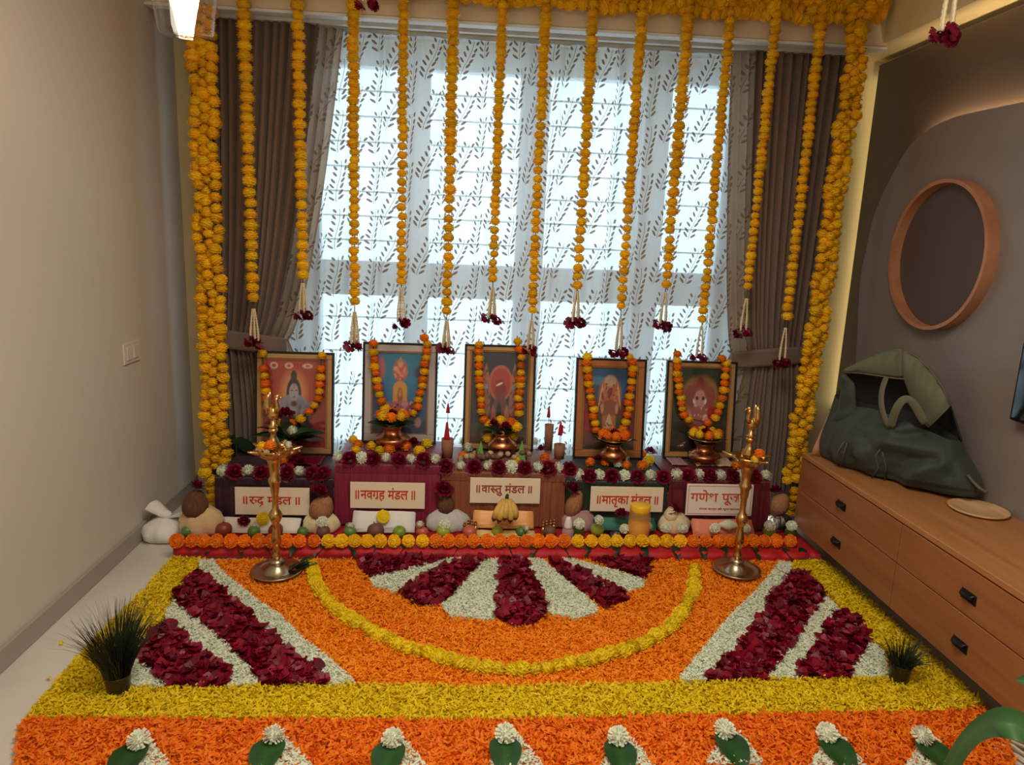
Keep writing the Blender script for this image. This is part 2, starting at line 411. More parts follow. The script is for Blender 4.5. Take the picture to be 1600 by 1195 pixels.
# ---------------------------------------------------------------- curtains
def sheer_material(name, t_cloth, cloth, print_col):
    m = bpy.data.materials.new(name); m.use_nodes = True; nt = m.node_tree; N = nt.nodes; L = nt.links
    N.remove(N['Principled BSDF'])
    uv = N.new('ShaderNodeUVMap')
    def math2(op, a, b):
        n = N.new('ShaderNodeMath'); n.operation = op
        for i, x in enumerate((a, b)):
            if x is None: continue
            if isinstance(x, (int, float)): n.inputs[i].default_value = x
            else: L.new(x, n.inputs[i])
        return n.outputs[0]
    def sprig(off, rot, tile, seed):
        r = random.Random(seed)
        mp = N.new('ShaderNodeMapping'); mp.inputs['Location'].default_value = (*off, 0); mp.inputs['Scale'].default_value = (1 / tile[0], 1 / tile[1], 1)
        L.new(uv.outputs[0], mp.inputs[0])
        fr_ = N.new('ShaderNodeVectorMath'); fr_.operation = 'FRACTION'; L.new(mp.outputs[0], fr_.inputs[0])
        sb = N.new('ShaderNodeMapping'); sb.inputs['Location'].default_value = (-.5, -.5, 0); L.new(fr_.outputs[0], sb.inputs[0])
        ro = N.new('ShaderNodeMapping'); ro.inputs['Rotation'].default_value = (0, 0, rot); L.new(sb.outputs[0], ro.inputs[0])
        acc = None
        for k in range(7):
            yy = -.38 + .118 * k; xx = .10 * math.sin(yy * 4.0)
            for s in (-1, 1):
                ln = .088 - .005 * k
                a = s * (-.86 + .05 * k) + r.uniform(-.12, .12)
                lf = N.new('ShaderNodeMapping'); lf.vector_type = 'TEXTURE'
                lf.inputs['Location'].default_value = (xx + s * .098 + r.uniform(-.008, .008), yy + .05 + r.uniform(-.015, .015), 0)
                lf.inputs['Rotation'].default_value = (0, 0, a); lf.inputs['Scale'].default_value = (.0255, ln * .86, 1)
                L.new(ro.outputs[0], lf.inputs[0])
                le = N.new('ShaderNodeVectorMath'); le.operation = 'LENGTH'; L.new(lf.outputs[0], le.inputs[0])
                acc = le.outputs['Value'] if acc is None else math2('MINIMUM', acc, le.outputs['Value'])
        sp = N.new('ShaderNodeSeparateXYZ'); L.new(ro.outputs[0], sp.inputs[0])
        c = math2('MULTIPLY', math2('SINE', math2('MULTIPLY', sp.outputs[1], 4.0), None), .10)
        d = math2('MULTIPLY', math2('ABSOLUTE', math2('SUBTRACT', sp.outputs[0], c), None), 180.0)
        d = math2('MAXIMUM', d, math2('MULTIPLY', math2('ABSOLUTE', sp.outputs[1], None), 2.4))
        return math2('MINIMUM', acc, d)
    T = (.20, .235)
    a = sprig((0, 0), .12, T, 1); b = sprig((.5, .5), -.16, T, 2)
    mask = math2('LESS_THAN', math2('MINIMUM', a, b), 1.0)
    tr = N.new('ShaderNodeBsdfTransparent'); tl = N.new('ShaderNodeBsdfTranslucent'); df = N.new('ShaderNodeBsdfDiffuse')
    tl.inputs[0].default_value = (*cloth, 1); df.inputs[0].default_value = (*cloth, 1)
    td = N.new('ShaderNodeMixShader'); td.inputs[0].default_value = .28; L.new(tl.outputs[0], td.inputs[1]); L.new(df.outputs[0], td.inputs[2])
    cl = N.new('ShaderNodeMixShader'); cl.inputs[0].default_value = t_cloth; L.new(td.outputs[0], cl.inputs[1]); L.new(tr.outputs[0], cl.inputs[2])
    pt = N.new('ShaderNodeBsdfTranslucent'); pd = N.new('ShaderNodeBsdfDiffuse'); pt.inputs[0].default_value = (*print_col, 1); pd.inputs[0].default_value = (*print_col, 1)
    pm = N.new('ShaderNodeMixShader'); pm.inputs[0].default_value = .70; L.new(pt.outputs[0], pm.inputs[1]); L.new(pd.outputs[0], pm.inputs[2])
    pp = N.new('ShaderNodeMixShader'); pp.inputs[0].default_value = .06; L.new(pm.outputs[0], pp.inputs[1]); L.new(tr.outputs[0], pp.inputs[2])
    mx = N.new('ShaderNodeMixShader'); L.new(mask, mx.inputs[0]); L.new(cl.outputs[0], mx.inputs[1]); L.new(pp.outputs[0], mx.inputs[2])
    L.new(mx.outputs[0], N['Material Output'].inputs[0])
    return m
M['sheer'] = sheer_material('leaf_print_sheer', .36, (0.88, 0.88, 0.88), lin(146, 124, 110))
M['sheer2'] = sheer_material('leaf_print_lining', .05, lin(190, 164, 138), lin(140, 112, 86))

def curtain(name, material, left, right, z0, z1, y0, folds, amp, label=None, cat=None, nz=40, nu=260, flare=None, seed=0, parent=None, ymod=None):
    """left/right: functions of z giving the edges; pleats run down the cloth, and UVs are in metres of cloth"""
    r = random.Random(seed); ph = [(r.uniform(.6, 1.4), r.uniform(0, 6.28)) for _ in range(4)]
    P = []; UV = []
    full = 1.18 * (right(z1) - left(z1))
    for i in range(nz + 1):
        z = z0 + (z1 - z0) * i / nz; row = []; L_, R_ = left(z), right(z)
        for k in range(nu + 1):
            u = k / nu
            q = 2 * PI * folds * (u + .02 * math.sin(2 * PI * u * 2.3 + ph[0][1]))
            a = amp * (math.sin(q) + .35 * math.sin(2.0 * q + ph[1][1]) + .25 * math.sin(.5 * q + ph[2][1] + z * .8))
            a *= (.55 + .45 * math.sin(z * 1.1 + ph[3][1] + 6 * u) ** 2) if ymod is None else ymod(z)
            row.append((L_ + (R_ - L_) * u + .35 * amp * math.cos(q), y0 + a, z)); UV.append((u * full, z))
        P.append(row)
    mb = MB().grid(P)
    o = mb.build(name, material, parent, True)
    uvl = o.data.uv_layers.new(name='UVMap')
    idx = np.empty(len(o.data.loops), np.int32); o.data.loops.foreach_get('vertex_index', idx)
    uvl.data.foreach_set('uv', np.array(UV, np.float32)[idx].ravel())
    if label: tag(o, label, cat)
    return o
curtain('sheer_curtain', M['sheer'], lambda z: -1.02 + .10 * max(0, (z - .9)) * .5, lambda z: 1.60 - .02 * z, 0.03, 2.335, 3.70, 15, .026,
        'white sheer curtain with brown leaf sprigs across the whole window', 'curtain', nz=30, nu=420, seed=3)
def tied(top, tie, bottom, ztie):
    def f(z):
        if z > ztie:
            t_ = (z - ztie) / (2.335 - ztie); t_ = t_ ** .62
            return tie + (top - tie) * t_
        t_ = (ztie - z) / ztie; return tie + (bottom - tie) * min(1, t_ * 2.2) ** .7
    return f
def drape(label, side):
    th = thing('drape', label, 'curtain', (-1.1 if side < 0 else 1.62, 3.60, .02))
    zt = .84
    if side < 0:
        Lf, Rf = tied(-1.31, -1.28, -1.30, zt), tied(-.70, -.985, -.93, zt)
        l2 = lambda z: Rf(z) - .02; r2 = tied(-.60, -.90, -.72, zt)
    else:
        Lf, Rf = tied(1.36, 1.52, 1.50, zt), tied(1.86, 1.79, 1.86, zt)
        r2 = lambda z: Lf(z) + .03; l2 = tied(1.26, 1.42, 1.26, zt)
    curtain('panel', M['drape'], Lf, Rf, .02, 2.335, 3.60, 13, .020, nz=50, nu=150, seed=11 + side, parent=th, ymod=lambda z: 1.0)
    curtain('lining', M['sheer2'], l2, r2, .02, 2.33, 3.625, 3, .016, nz=50, nu=60, seed=21 + side, parent=th, ymod=lambda z: 1.0)
    a, b = (Lf(zt), r2(zt)) if side < 0 else (l2(zt), Rf(zt))
    P = []
    for i in range(7):
        zz = zt - .045 + .09 * i / 6; row = []
        for k in range(28):
            q = 2 * PI * k / 28
            row.append(((a + b) / 2 + ((b - a) / 2 + .012) * math.cos(q), 3.60 + .052 * math.sin(q), zz + .02 * math.cos(q) * side - .012 * math.sin(q)))
        P.append(row)
    solid(MB().grid(P, close_u=True).build('tieback', M['drape'], th, True), .006)
    return th
drape('brown tied-back drape left of the sheer beside the left wall', -1)
drape('brown tied-back drape right of the sheer near the wall panel', 1)
MB().box((-1.25, 3.57, 2.333), (1.9, 3.60, 2.352)).build('curtain_track', M['frame_white'], pel)
MB().box((-1.25, 3.70, 2.333), (1.9, 3.73, 2.352)).build('curtain_track', M['frame_white'], pel)

# ---------------------------------------------------------------- wall things
s = sx(204, 550, XL)
sw = thing('switch_plate', 'pale switch plate on the left wall', 'switch', (XL, s.y, s.z - .045))
MB().box((XL, s.y - .075, s.z - .045), (XL + .008, s.y + .075, s.z + .045), .003).build('plate', M['plastic'], sw)
for k in (-1, 0): MB().box((XL + .008, s.y - .055 + (k + 1) * .06, s.z - .028), (XL + .013, s.y - .01 + (k + 1) * .06, s.z + .028), .002).build('rocker', M['plastic'], sw)

c = sx(1475, 400, 2.0)
c.y += .05
ring = thing('wooden_ring', 'large round wooden ring mounted on the grey wall panel', 'wall decor', (AX, c.y, c.z - .31))
def ring_yz(ro, ri, x0, x1, n=72):
    v = []; f = []
    for k in range(n):
        a = 2 * PI * k / n
        for (r_, x_) in ((ro, x0), (ro, x1), (ri, x1), (ri, x0)): v.append((x_, c.y + r_ * math.cos(a), c.z + r_ * math.sin(a)))
    for k in range(n):
        for j in range(4): f.append((k * 4 + j, k * 4 + (j + 1) % 4, ((k + 1) % n) * 4 + (j + 1) % 4, ((k + 1) % n) * 4 + j))
    return MB().add(v, f)
ring_yz(.316, .300, 1.985, AX).build('rim', M['ring'], ring)
n = 72; MB().add([(AX - .004, c.y + .302 * math.cos(2 * PI * k / n), c.z + .302 * math.sin(2 * PI * k / n)) for k in range(n)], [tuple(range(n))]).build('backing', M['disc'], ring)

tv = thing('television', 'dark wall mounted television at the right edge', 'television', (2.0, 1.74, .83))
e = sx(1578, 655, 1.99)
MB().box((1.985, e.y - 1.23, e.z), (AX - .005, e.y, e.z + .70), .006).build('casing', M['black'], tv)
MB().box((1.983, e.y - 1.22, e.z + .012), (1.985, e.y - .012, e.z + .69)).build('screen', M['screen'], tv)

# ---------------------------------------------------------------- cabinet
cab = thing('drawer_cabinet', 'long low wooden drawer cabinet along the right wall', 'cabinet', (1.83, 2.0, .0))
CZ0, CZ1, CYF, CYN = .116, .474, 3.10, .76
MB().box((1.618, CYN, CZ0), (AX, CYF, CZ1 - .024)).build('carcass', M['wood'], cab)
MB().box((1.597, CYN, CZ1 - .022), (AX, CYF + .004, CZ1), .002, 1).build('top', M['woodtop'], cab)
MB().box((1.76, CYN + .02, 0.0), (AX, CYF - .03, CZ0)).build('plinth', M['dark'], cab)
MB().box((1.6, CYF - .018, CZ0), (1.618, CYF + .002, CZ1 - .024)).build('end_strip', M['wood'], cab)
for y0, y1 in ((2.322, CYF - .02), (1.542, 2.318), (.765, 1.538)):
    for z0, z1 in ((CZ0 + .002, .293), (.297, CZ1 - .028)):
        d = MB().box((1.60, y0, z0), (1.618, y1, z1), .0015, 1).build('drawer', M['wood'], cab)
        zc, yc = (z0 + z1) / 2 - .012, (y0 + y1) / 2 + .02
        h = MB()
        P = []
        for i in range(7):                              # a shallow half-shell pull, open below
            q = PI * .5 * i / 6; row = []
            for k in range(9):
                u = -1 + 2 * k / 8; wd = .030 - .004 * math.sin(q)
                row.append((1.60 - .020 * math.sin(q) * (1 - .35 * u * u), yc + wd * u, zc + .014 * math.cos(q) * 1.0 + .0))
            P.append(row)
        h.grid(P); h.box((1.5985, yc - .033, zc - .016), (1.6005, yc + .033, zc + .016), .0008, 1)
        solid(h.build('handle', M['black'], d, True), .002)
pl = fl(1549, 788, CZ1)
tag(MB().lathe([(0, 0), (.075, 0), (.098, .006), (.101, .013), (.097, .014), (.088, .008), (0, .007)], 40, (1.932, 2.385, CZ1)).build('round_plate', M['plate'], smooth=True),
    'round pale wooden plate on the cabinet top beside the bag', 'plate')
# folded kraft sheet standing behind the bag
bd = thing('kraft_board', 'tan folded card standing behind the bag at the cabinet end', 'card', (1.68, 3.05, CZ1))
P = []
for i in range(12):
    v = i / 11; a_ = dp(1268 + 30 * v, 706 - 66 * v, 3.05); b_ = dp(1330 + 12 * v, 712 - 78 * v, 3.02)
    P.append([a_.lerp(b_, k / 8) + Vector((0, .012 * math.sin(k * .9) * v, 0)) for k in range(9)])
for p_ in P[0]: p_.z = CZ1 + .002
solid(MB().grid(P).build('sheet', M['ring'], bd, True), .005)
MB().tube(P[-1], .009, 8).build('rolled_edge', M['ring'], bd, True)

# ---------------------------------------------------------------- pendant lamp
lp = dp(289, 19, 1.9)
lamp = thing('pendant_lamp', 'lit pendant lamp with a clear glass shade above the left garland column', 'lamp', (lp.x, lp.y, lp.z - .05))
g = MB().lathe([(.060, -.050), (.0625, -.046), (.066, -.02), (.074, .03), (.088, .10), (.09, .16), (.06, .2), (.03, .215)], 40, lp)
g.build('glass_shade', M['clear'], lamp, True)
MB().lathe([(0, -.014), (.016, -.014), (.019, .0), (.029, .05), (.040, .10), (.040, .12), (0, .12)], 32, lp).build('diffuser', M['bulb'], lamp, True)
MB().lathe([(0, .12), (.05, .12), (.05, .2), (.03, .23), (0, .23)], 32, lp).build('socket', M['brass'], lamp, True)
MB().tube([lp + Vector((0, 0, .22)), (lp.x, lp.y, ZC - .02)], .004, 6).build('cord', M['black'], lamp)
MB().lathe([(0, -.03), (.05, -.03), (.055, 0), (0, 0)], 24, (lp.x, lp.y, ZC)).build('ceiling_rose', M['brass'], lamp, True)

# ================================================================= flowers and leaves (shared meshes)
def pom(R, lats, counts, flat, wid, seed, jit=.10, core=.70, up=.14):
    r = random.Random(seed); mb = MB()
    mb.ball((0, 0, 0), R * core, (1, 1, flat), 9, 6, r.random())
    for lat, n in zip(lats, counts):
        la = math.radians(lat); o = r.uniform(0, 6.28)
        for j in range(n):
            a = o + 2 * PI * j / n + r.uniform(-.12, .12)
            d = Vector((math.cos(la) * math.cos(a), math.cos(la) * math.sin(a), math.sin(la)))
            e = Vector((-math.sin(a), math.cos(a), 0)); nn = d.cross(e).normalized()
            q = R * (1 + r.uniform(-jit, jit)); w = R * wid * r.uniform(.85, 1.15)
            u = nn * R * r.uniform(-.5, 1.0) * up
            b0 = d * R * .55 - e * w * .4; b1 = d * R * .55 + e * w * .4
            tl = d * q * .94 - e * w + u; tr = d * q * .94 + e * w + u; tm = d * q + u * 1.2
            pts = [Vector((p.x, p.y, p.z * flat)) for p in (b0, b1, tr, tm, tl)]
            mb.add(pts, [(0, 1, 3), (1, 2, 3), (0, 3, 4)], r.random())
    return mb
def rose(R, seed):
    r = random.Random(seed); mb = MB()
    mb.ball((0, 0, R * .45), R * .28, (1, 1, 1.5), 6, 5, .2)
    for n, rad, z0, h, op in ((3, .30, .30, .75, .0), (4, .52, .18, .70, .10), (5, .76, .05, .60, .28), (6, 1.0, -.05, .42, .55)):
        o = r.uniform(0, 6)
        for j in range(n):
            a0 = o + 2 * PI * j / n; dl = PI / n * 1.45; var = r.random(); P = []
            for i in range(4):
                v = i / 3; row = []
                for k in range(5):
                    u = -1 + k / 2; a = a0 + u * dl * (.55 + .45 * math.sin(PI * min(1, v + .25)))
                    rr = R * rad * (.35 + .65 * v ** .6 + op * .25 * v * v) * (1 - .10 * u * u + .06 * abs(u) * v) * r.uniform(.96, 1.04)
                    zz = R * (z0 + h * v * (1 - .22 * u * u) - op * .30 * v ** 3)
                    row.append((rr * math.cos(a), rr * math.sin(a), zz))
                P.append(row)
            mb.grid(P, var)
    return mb
def leaf(Lg, W, curl=.12, fold=.18, seed=0, n=8, tip=1.3):
    r = random.Random(seed); P = []
    for i in range(n + 1):
        v = i / n; w = W * (math.sin(PI * v ** .75) ** .8) * (1 - .0 * v) if 0 < v < 1 else .0006
        row = [(u * w, Lg * v, curl * Lg * math.sin(PI * v) * .6 + fold * abs(u) * w - curl * Lg * v * v * .6) for u in (-1, -.5, 0, .5, 1)]
        P.append(row)
    return MB().grid(P, [(.15 if k % 5 == 2 else .5 + .35 * r.random()) for k in range((n + 1) * 5)])
BEAD = {c: [pom(.5, (-58, -32, -8, 14, 38, 62), (7, 10, 12, 12, 10, 7), .74, .23, 10 * i + k, .05, .82).mesh('marigold', M[c], True) for k in range(3)] for i, c in enumerate(('yellow', 'orange', 'lemon'))}
BLOOM = {c: [pom(.5, (-35, -8, 14, 34, 54, 76), (9, 13, 13, 11, 8, 4), .88, .20, 50 + 10 * i + k, .06, .80).mesh('marigold', M[c], True) for k in range(3)] for i, c in enumerate(('yellow', 'orange', 'lemon'))}
MUM = [pom(.5, (-40, -18, 2, 20, 38, 56, 76), (12, 15, 16, 15, 12, 9, 5), .84, .13, 90 + k, .08, .62).mesh('white_chrysanthemum', M['white'], True) for k in range(3)]
ROSE = [rose(.5, 70 + k).mesh('red_rose', M['rose'], True) for k in range(3)]
LEAF = [leaf(1, .30, .14, .2, k).mesh('leaf', M['leaf'], True) for k in range(3)]
LEAFD = [leaf(1, .26, .14, .2, 7 + k).mesh('leaf', M['leaf_dark'], True) for k in range(3)]
def put(meshes, name, loc, size, parent=None, rot=None, k=None, flat=None):
    me = meshes[(k if k is not None else rnd.randrange(99)) % len(meshes)]
    off = WL.get(parent, Vector()) if parent else Vector()
    if rot is None: rot = (rnd.uniform(-.25, .25), rnd.uniform(-.25, .25), rnd.uniform(0, 6.28))
    sc_ = (size, size, size * (flat or 1))
    return link(name, me, parent, Vector(loc) - off, rot, sc_)

# ---------------------------------------------------------------- hanging garlands
def rose_tassel(th, p0, p1, big=1.0):
    n = 4; mb = MB(); r = random.Random(int(p0.x * 1e4))
    for j in range(n):
        a = 2 * PI * j / n + .4; pts = []; rad = []
        for i in range(25):
            q = i / 24; s_ = .004 + .013 * math.sin(min(1, q * 1.1) * PI / 2) * (1 if q < .92 else .9)
            pts.append(p0.lerp(p1, q) + Vector((math.cos(a) * s_, math.sin(a) * s_, 0)))
            rad.append((.0052 if i % 2 else .0032) * big * (1.3 if q > .55 else 1))
        mb.tube(pts, rad, 5, .2 + .6 * r.random())
    mb.build('jasmine_tassel', M['jas'], th, True)
    for j in range(4):
        a = 2 * PI * j / 4 + r.uniform(-.4, .4)
        put(ROSE, 'rose', p1 + Vector((math.cos(a) * .024 * big, math.sin(a) * .020 * big, -.004 + r.uniform(-.012, .006))), .052 * big, th,
            (2.5 * math.sin(a) * -1 + PI * .85, .8 * math.cos(a), a))
SY = 3.405
strands = [(381, 0, 396, 478, 533), (466, 0, 473, 438, 490), (553, 0, 554, 483, 537), (629, 0, 627, 445, 503), (707, 0, 698, 495, 543),
           (784, 0, 770, 445, 496), (852, 5, 831, 495, 545), (926, 10, 902, 450, 503), (1002, 12, 970, 493, 550), (1071, 15, 1040, 452, 506),
           (1140, 18, 1097, 505, 557), (1208, 20, 1167, 462, 517), (1283, 25, 1228, 508, 563)]
wid = [.066, .062, .056, .052, .060, .052, .054, .058, .055, .060, .054, .052, .056]
where = ['in front of the left brown drape', 'at the left edge of the sheer', 'above the gap between first and second pictures', 'above the blue picture', 'just left of the middle picture',
         'above the middle picture, shorter of the two there', 'above the right side of the middle picture', 'between the middle and fourth pictures', 'above the right half of the fourth picture',
         'left of the fifth picture, ending short', 'above the fifth picture, ending on it', 'right of the fifth picture, ending short', 'in front of the right brown drape']
for i, (xt, yt, xb, yb, yr) in enumerate(strands):
    b = dp(xb, yb, SY); rz = dp(xb - 2, yr, SY).z; X = b.x; ztop_ = 2.475
    th = thing('marigold_strand', 'hanging yellow marigold strand with jasmine tassel ' + where[i], 'garland', (X, SY, rz - .03), 'marigold strands hanging before the window')
    z = ztop_; d = wid[i] * 1.10
    while z > b.z + .012:
        tight = 1.0 if z > 1.75 + .25 * math.sin(i * 2.3) else 1.12
        dd = d * rnd.uniform(.90, 1.08) * (1.0 if z > 1.6 else .96)
        put(BEAD['yellow'], 'marigold', (X + rnd.uniform(-.003, .003), SY + rnd.uniform(-.003, .003), z), dd, th, (rnd.uniform(-.18, .18), rnd.uniform(-.18, .18), rnd.uniform(0, 6)))
        z -= d * .58 * tight * rnd.uniform(.92, 1.1)
    MB().tube([(X, SY, ztop_ + .03), (X, SY, b.z - .02)], .0022, 5).build('thread', M['thread'], th)
    rose_tassel(th, Vector((X, SY, b.z - .012)), Vector((X, SY, rz)), rnd.uniform(.9, 1.1))
# two nearer strands whose ends only come into view
for (x, y, Y, lb) in ((574, 3, 2.7, 'red rose bunch hanging at the top edge in front of the pelmet'), (1478, 50, 2.1, 'jasmine tassel with red roses hanging near the top of the wall panel')):
    p = dp(x, y, Y)
    th = thing('marigold_strand', lb, 'garland', (p.x, p.y, p.z - .03))
    rose_tassel(th, p + Vector((0, 0, .20)), p, .95)
    z = p.z + .22
    while z < ZC - .03:
        put(BEAD['yellow'], 'marigold', (p.x, p.y, z), .055, th, (rnd.uniform(-.18, .18), rnd.uniform(-.18, .18), rnd.uniform(0, 6))); z += .037
    MB().tube([(p.x, p.y, p.z + .19), (p.x, p.y, ZC)], .002, 5).build('thread', M['thread'], th)

# ---------------------------------------------------------------- thick garland columns and the swag
def column(label, path, w0, pitch, d, strands_n, tail=None):
    """path: list of (x, z) from top to bottom"""
    th = thing('garland_column', label, 'garland', (path[-1][0], 3.36, path[-1][1] - .05), 'thick garland columns')
    def at(z):
        for (xa, za), (xb, zb) in zip(path, path[1:]):
            if za >= z >= zb: return xa + (xb - xa) * (za - z) / (za - zb)
        return path[-1][0]
    z = path[0][1]; i = 0
    while z > path[-1][1]:
        n = strands_n if (tail is None or z > tail) else max(1, strands_n - 2)
        for j in range(n):
            u = (j - (n - 1) / 2) * w0 / max(1, strands_n)
            zz = z + pitch * .5 * (j % 2) + rnd.uniform(-.006, .006)
            put(BEAD['yellow'], 'marigold', (at(z) + u * (1 + .12 * math.sin(i * .7 + j)) + rnd.uniform(-.006, .006), 3.37 + .014 * math.sin(i * 1.1 + j * 2.2) + rnd.uniform(-.004, .004), zz),
                d * rnd.uniform(.9, 1.1), th, (rnd.uniform(-.5, .5), rnd.uniform(-.5, .5), rnd.uniform(0, 6)), flat=rnd.uniform(.92, 1.12))
        z -= pitch * rnd.uniform(.92, 1.06); i += 1
    for j in range(strands_n - 1):
        u = (j - (strands_n - 2) / 2) * w0 / max(1, strands_n)
        MB().tube([(x + u, 3.375, z_) for x, z_ in path], .003, 5).build('thread', M['thread'], th)
    return th
cl = [dp(x, y, 3.37) for x, y in ((314, 20), (323, 300), (333, 540), (338, 700), (331, 752), (328, 838))]
column('thick yellow marigold column hanging beside the left drape', [(p.x, p.z) for p in cl], .115, .046, .066, 3, cl[4].z + .03)
cr = [dp(x, y, 3.37) for x, y in ((1345, 14), (1333, 130), (1308, 276), (1292, 400), (1278, 501), (1254, 650), (1240, 760), (1236, 800))]
column('thick yellow marigold column hanging between the right drape and the wall panel', [(p.x, p.z) for p in cr], .088, .042, .060, 3, cr[6].z)
th = thing('garland_swag', 'thick yellow marigold swag along the top of the pelmet', 'garland', (.3, 3.42, 2.44))
x = -1.25; i = 0
while x < 1.86:
    for j in range(3):
        put(BEAD['yellow'], 'marigold', (x + .016 * j, 3.425 + .012 * math.sin(i * 1.3 + j * 2) - .01 * j, 2.487 + (j - 1) * .032 + .008 * math.sin(i * .6 + j * 2) - .012 * math.sin(PI * (x + 1.25) / 3.1)), .072 * rnd.uniform(.9, 1.1), th,
            (rnd.uniform(-.5, .5), 1.57 + rnd.uniform(-.5, .5), rnd.uniform(0, 6)))
    x += .047; i += 1
MB().tube([(-1.28, 3.43, 2.487), (.3, 3.43, 2.475), (1.9, 3.43, 2.487)], .003, 5).build('thread', M['thread'], th)

# ================================================================= the flower carpet
def inside(P, poly):
    x, y = P[:, 0], P[:, 1]; c = np.zeros(len(P), bool); n = len(poly)
    for i in range(n):
        x0, y0 = poly[i]; x1, y1 = poly[(i + 1) % n]
        if y0 == y1: continue
        m = ((y0 > y) != (y1 > y)) & (x < (x1 - x0) * (y - y0) / (y1 - y0) + x0)
        c ^= m
    return c
def fp(pts): return [tuple(fl(x, y)[:2]) for x, y in pts]
def sample(poly, dens, holes=()):
    a = np.array(poly); lo, hi = a.min(0), a.max(0)
    n = int(dens * (hi - lo).prod())
    P = lo + rng.random((n, 2)) * (hi - lo)
    m = inside(P, poly)
    for h in holes: m &= ~inside(P, h)
    return P[m]
def strips(P, L, W, z0, dz, tilt):
    """small curved strip petals, six points each"""
    n = len(P); a = rng.random(n) * 2 * PI; l = L * (.6 + .8 * rng.random(n)); w = W * (.7 + .6 * rng.random(n))
    el = rng.normal(0, tilt, n); ro = rng.normal(0, .7, n); cu = rng.normal(0, .25, n)
    ce = np.c_[P, z0 + dz * rng.random(n)]
    d = np.c_[np.cos(a) * np.cos(el), np.sin(a) * np.cos(el), np.sin(el)]
    s = np.c_[-np.sin(a) * np.cos(ro), np.cos(a) * np.cos(ro), np.sin(ro)]
    nn = np.cross(d, s)
    V = []
    for t_, c_ in ((-.5, -1), (0, 1), (.5, -1)):
        for k in (-.5, .5):
            ww = w * (1.0 if t_ == 0 else .62)
            V.append(ce + d * (l * t_)[:, None] + s * (ww * k)[:, None] + nn * (cu * l * .25 * c_)[:, None])
    V = np.stack(V, 1); V[..., 2] = np.maximum(V[..., 2], .004)
    return V.reshape(-1, 3), [(0, 1, 3, 2), (2, 3, 5, 4)], 6
def cups(P, L, z0, dz):
    """loose rose petals: 3x3 cupped patches"""
    n = len(P); a = rng.random(n) * 2 * PI; l = L * (.7 + .6 * rng.random(n))
    ex = rng.normal(0, .42, n); ey = rng.normal(0, .42, n); cup = .35 * (rng.random(n) - .25)
    ce = np.c_[P, z0 + dz * rng.random(n)]
    d = np.c_[np.cos(a) * np.cos(ex), np.sin(a) * np.cos(ex), np.sin(ex)]
    s = np.c_[-np.sin(a) * np.cos(ey), np.cos(a) * np.cos(ey), np.sin(ey)]
    nn = np.cross(d, s); V = []
    for i in (-1, 0, 1):
        for k in (-1, 0, 1):
            wk = .42 if i else .5
            V.append(ce + d * (l * .5 * i)[:, None] + s * (l * wk * k * (.8 if i == -1 else 1))[:, None] + nn * (cup * l * (i * i + k * k) * .5)[:, None])
    V = np.stack(V, 1); V[..., 2] = np.maximum(V[..., 2], .004)
    return V.reshape(-1, 3), [(r * 3 + c_, r * 3 + c_ + 1, r * 3 + c_ + 4, r * 3 + c_ + 3) for r in (0, 1) for c_ in (0, 1)], 9
def petal_bed(name, label, poly, material, kind, dens, holes=(), zb=.005, L=.02, W=.006, dz=.02, tilt=.4, cat='flower petals', group=None):
    P = sample(poly, dens, holes)
    V, F, k = strips(P, L, W, zb + .004, dz, tilt) if kind == 'strip' else cups(P, L, zb + .006, dz)
    n = len(P)
    f = (np.array(F)[None] + (np.arange(n) * k)[:, None, None]).reshape(-1, 4)
    var = np.repeat(rng.random(n), k)
    nb = len(poly)
    V = np.vstack([V, np.c_[np.array(poly), np.full(nb, zb)]])
    me = bpy.data.meshes.new(name)
    c0 = V.mean(0); c0[2] = 0
    me.from_pydata((V - c0).tolist(), [], f.tolist() + [list(range(n * k, n * k + nb))])
    at = me.attributes.new('var', 'FLOAT', 'POINT'); at.data.foreach_set('value', np.r_[var, np.full(nb, .6)].astype(np.float32))
    me.materials.append(material); me.update()
    o = link(name, me, None, tuple(c0))
    return tag(o, label, cat, group, 'stuff')

yel = fp([(269, 878), (224, 930), (137, 1017), (64, 1101), (40, 1132), (200, 1133), (400, 1133), (800, 1135), (957, 1129), (1200, 1125), (1400, 1122), (1490, 1120), (1535, 1108),
          (1480, 1056), (1438, 1017), (1382, 967), (1357, 944), (1312, 902), (1274, 874), (1240, 873), (1236, 896), (1267, 910), (1290, 933), (1320, 964), (1346, 980), (1360, 1009), (1384, 1025), (1387, 1068),
          (1200, 1069), (1052, 1076), (957, 1077), (800, 1080), (555, 1078), (200, 1084), (168, 1084), (209, 1028), (247, 986), (269, 950), (299, 908), (315, 881)])
LA = [(312, 884), (332, 882), (345, 899), (400, 944), (439, 972), (473, 1006), (512, 1037), (556, 1076), (511, 1081), (504, 1056), (457, 1028), (417, 997), (400, 978), (364, 944), (336, 923), (314, 902)]
LB = [(299, 908), (314, 902), (336, 923), (364, 944), (400, 978), (417, 997), (457, 1028), (504, 1056), (511, 1081), (408, 1081), (394, 1056), (362, 1023), (331, 992), (297, 969), (273, 947), (267, 944)]
LC = [(261, 962), (273, 947), (297, 969), (331, 992), (362, 1023), (394, 1056), (408, 1081), (357, 1083), (356, 1056), (331, 1042), (297, 1017), (280, 995), (258, 984)]
LD = [(269, 985), (280, 995), (297, 1017), (331, 1042), (356, 1056), (357, 1083), (261, 1083), (233, 1054), (209, 1030), (236, 997), (258, 984)]
LE = [(207, 1036), (233, 1054), (261, 1083), (200, 1084)]
RA = [(1217, 884), (1236, 886), (1236, 900), (1208, 930), (1190, 972), (1150, 1025), (1125, 1042), (1101, 1073), (1058, 1075), (1083, 1039), (1114, 1003), (1141, 969), (1159, 952), (1200, 909)]
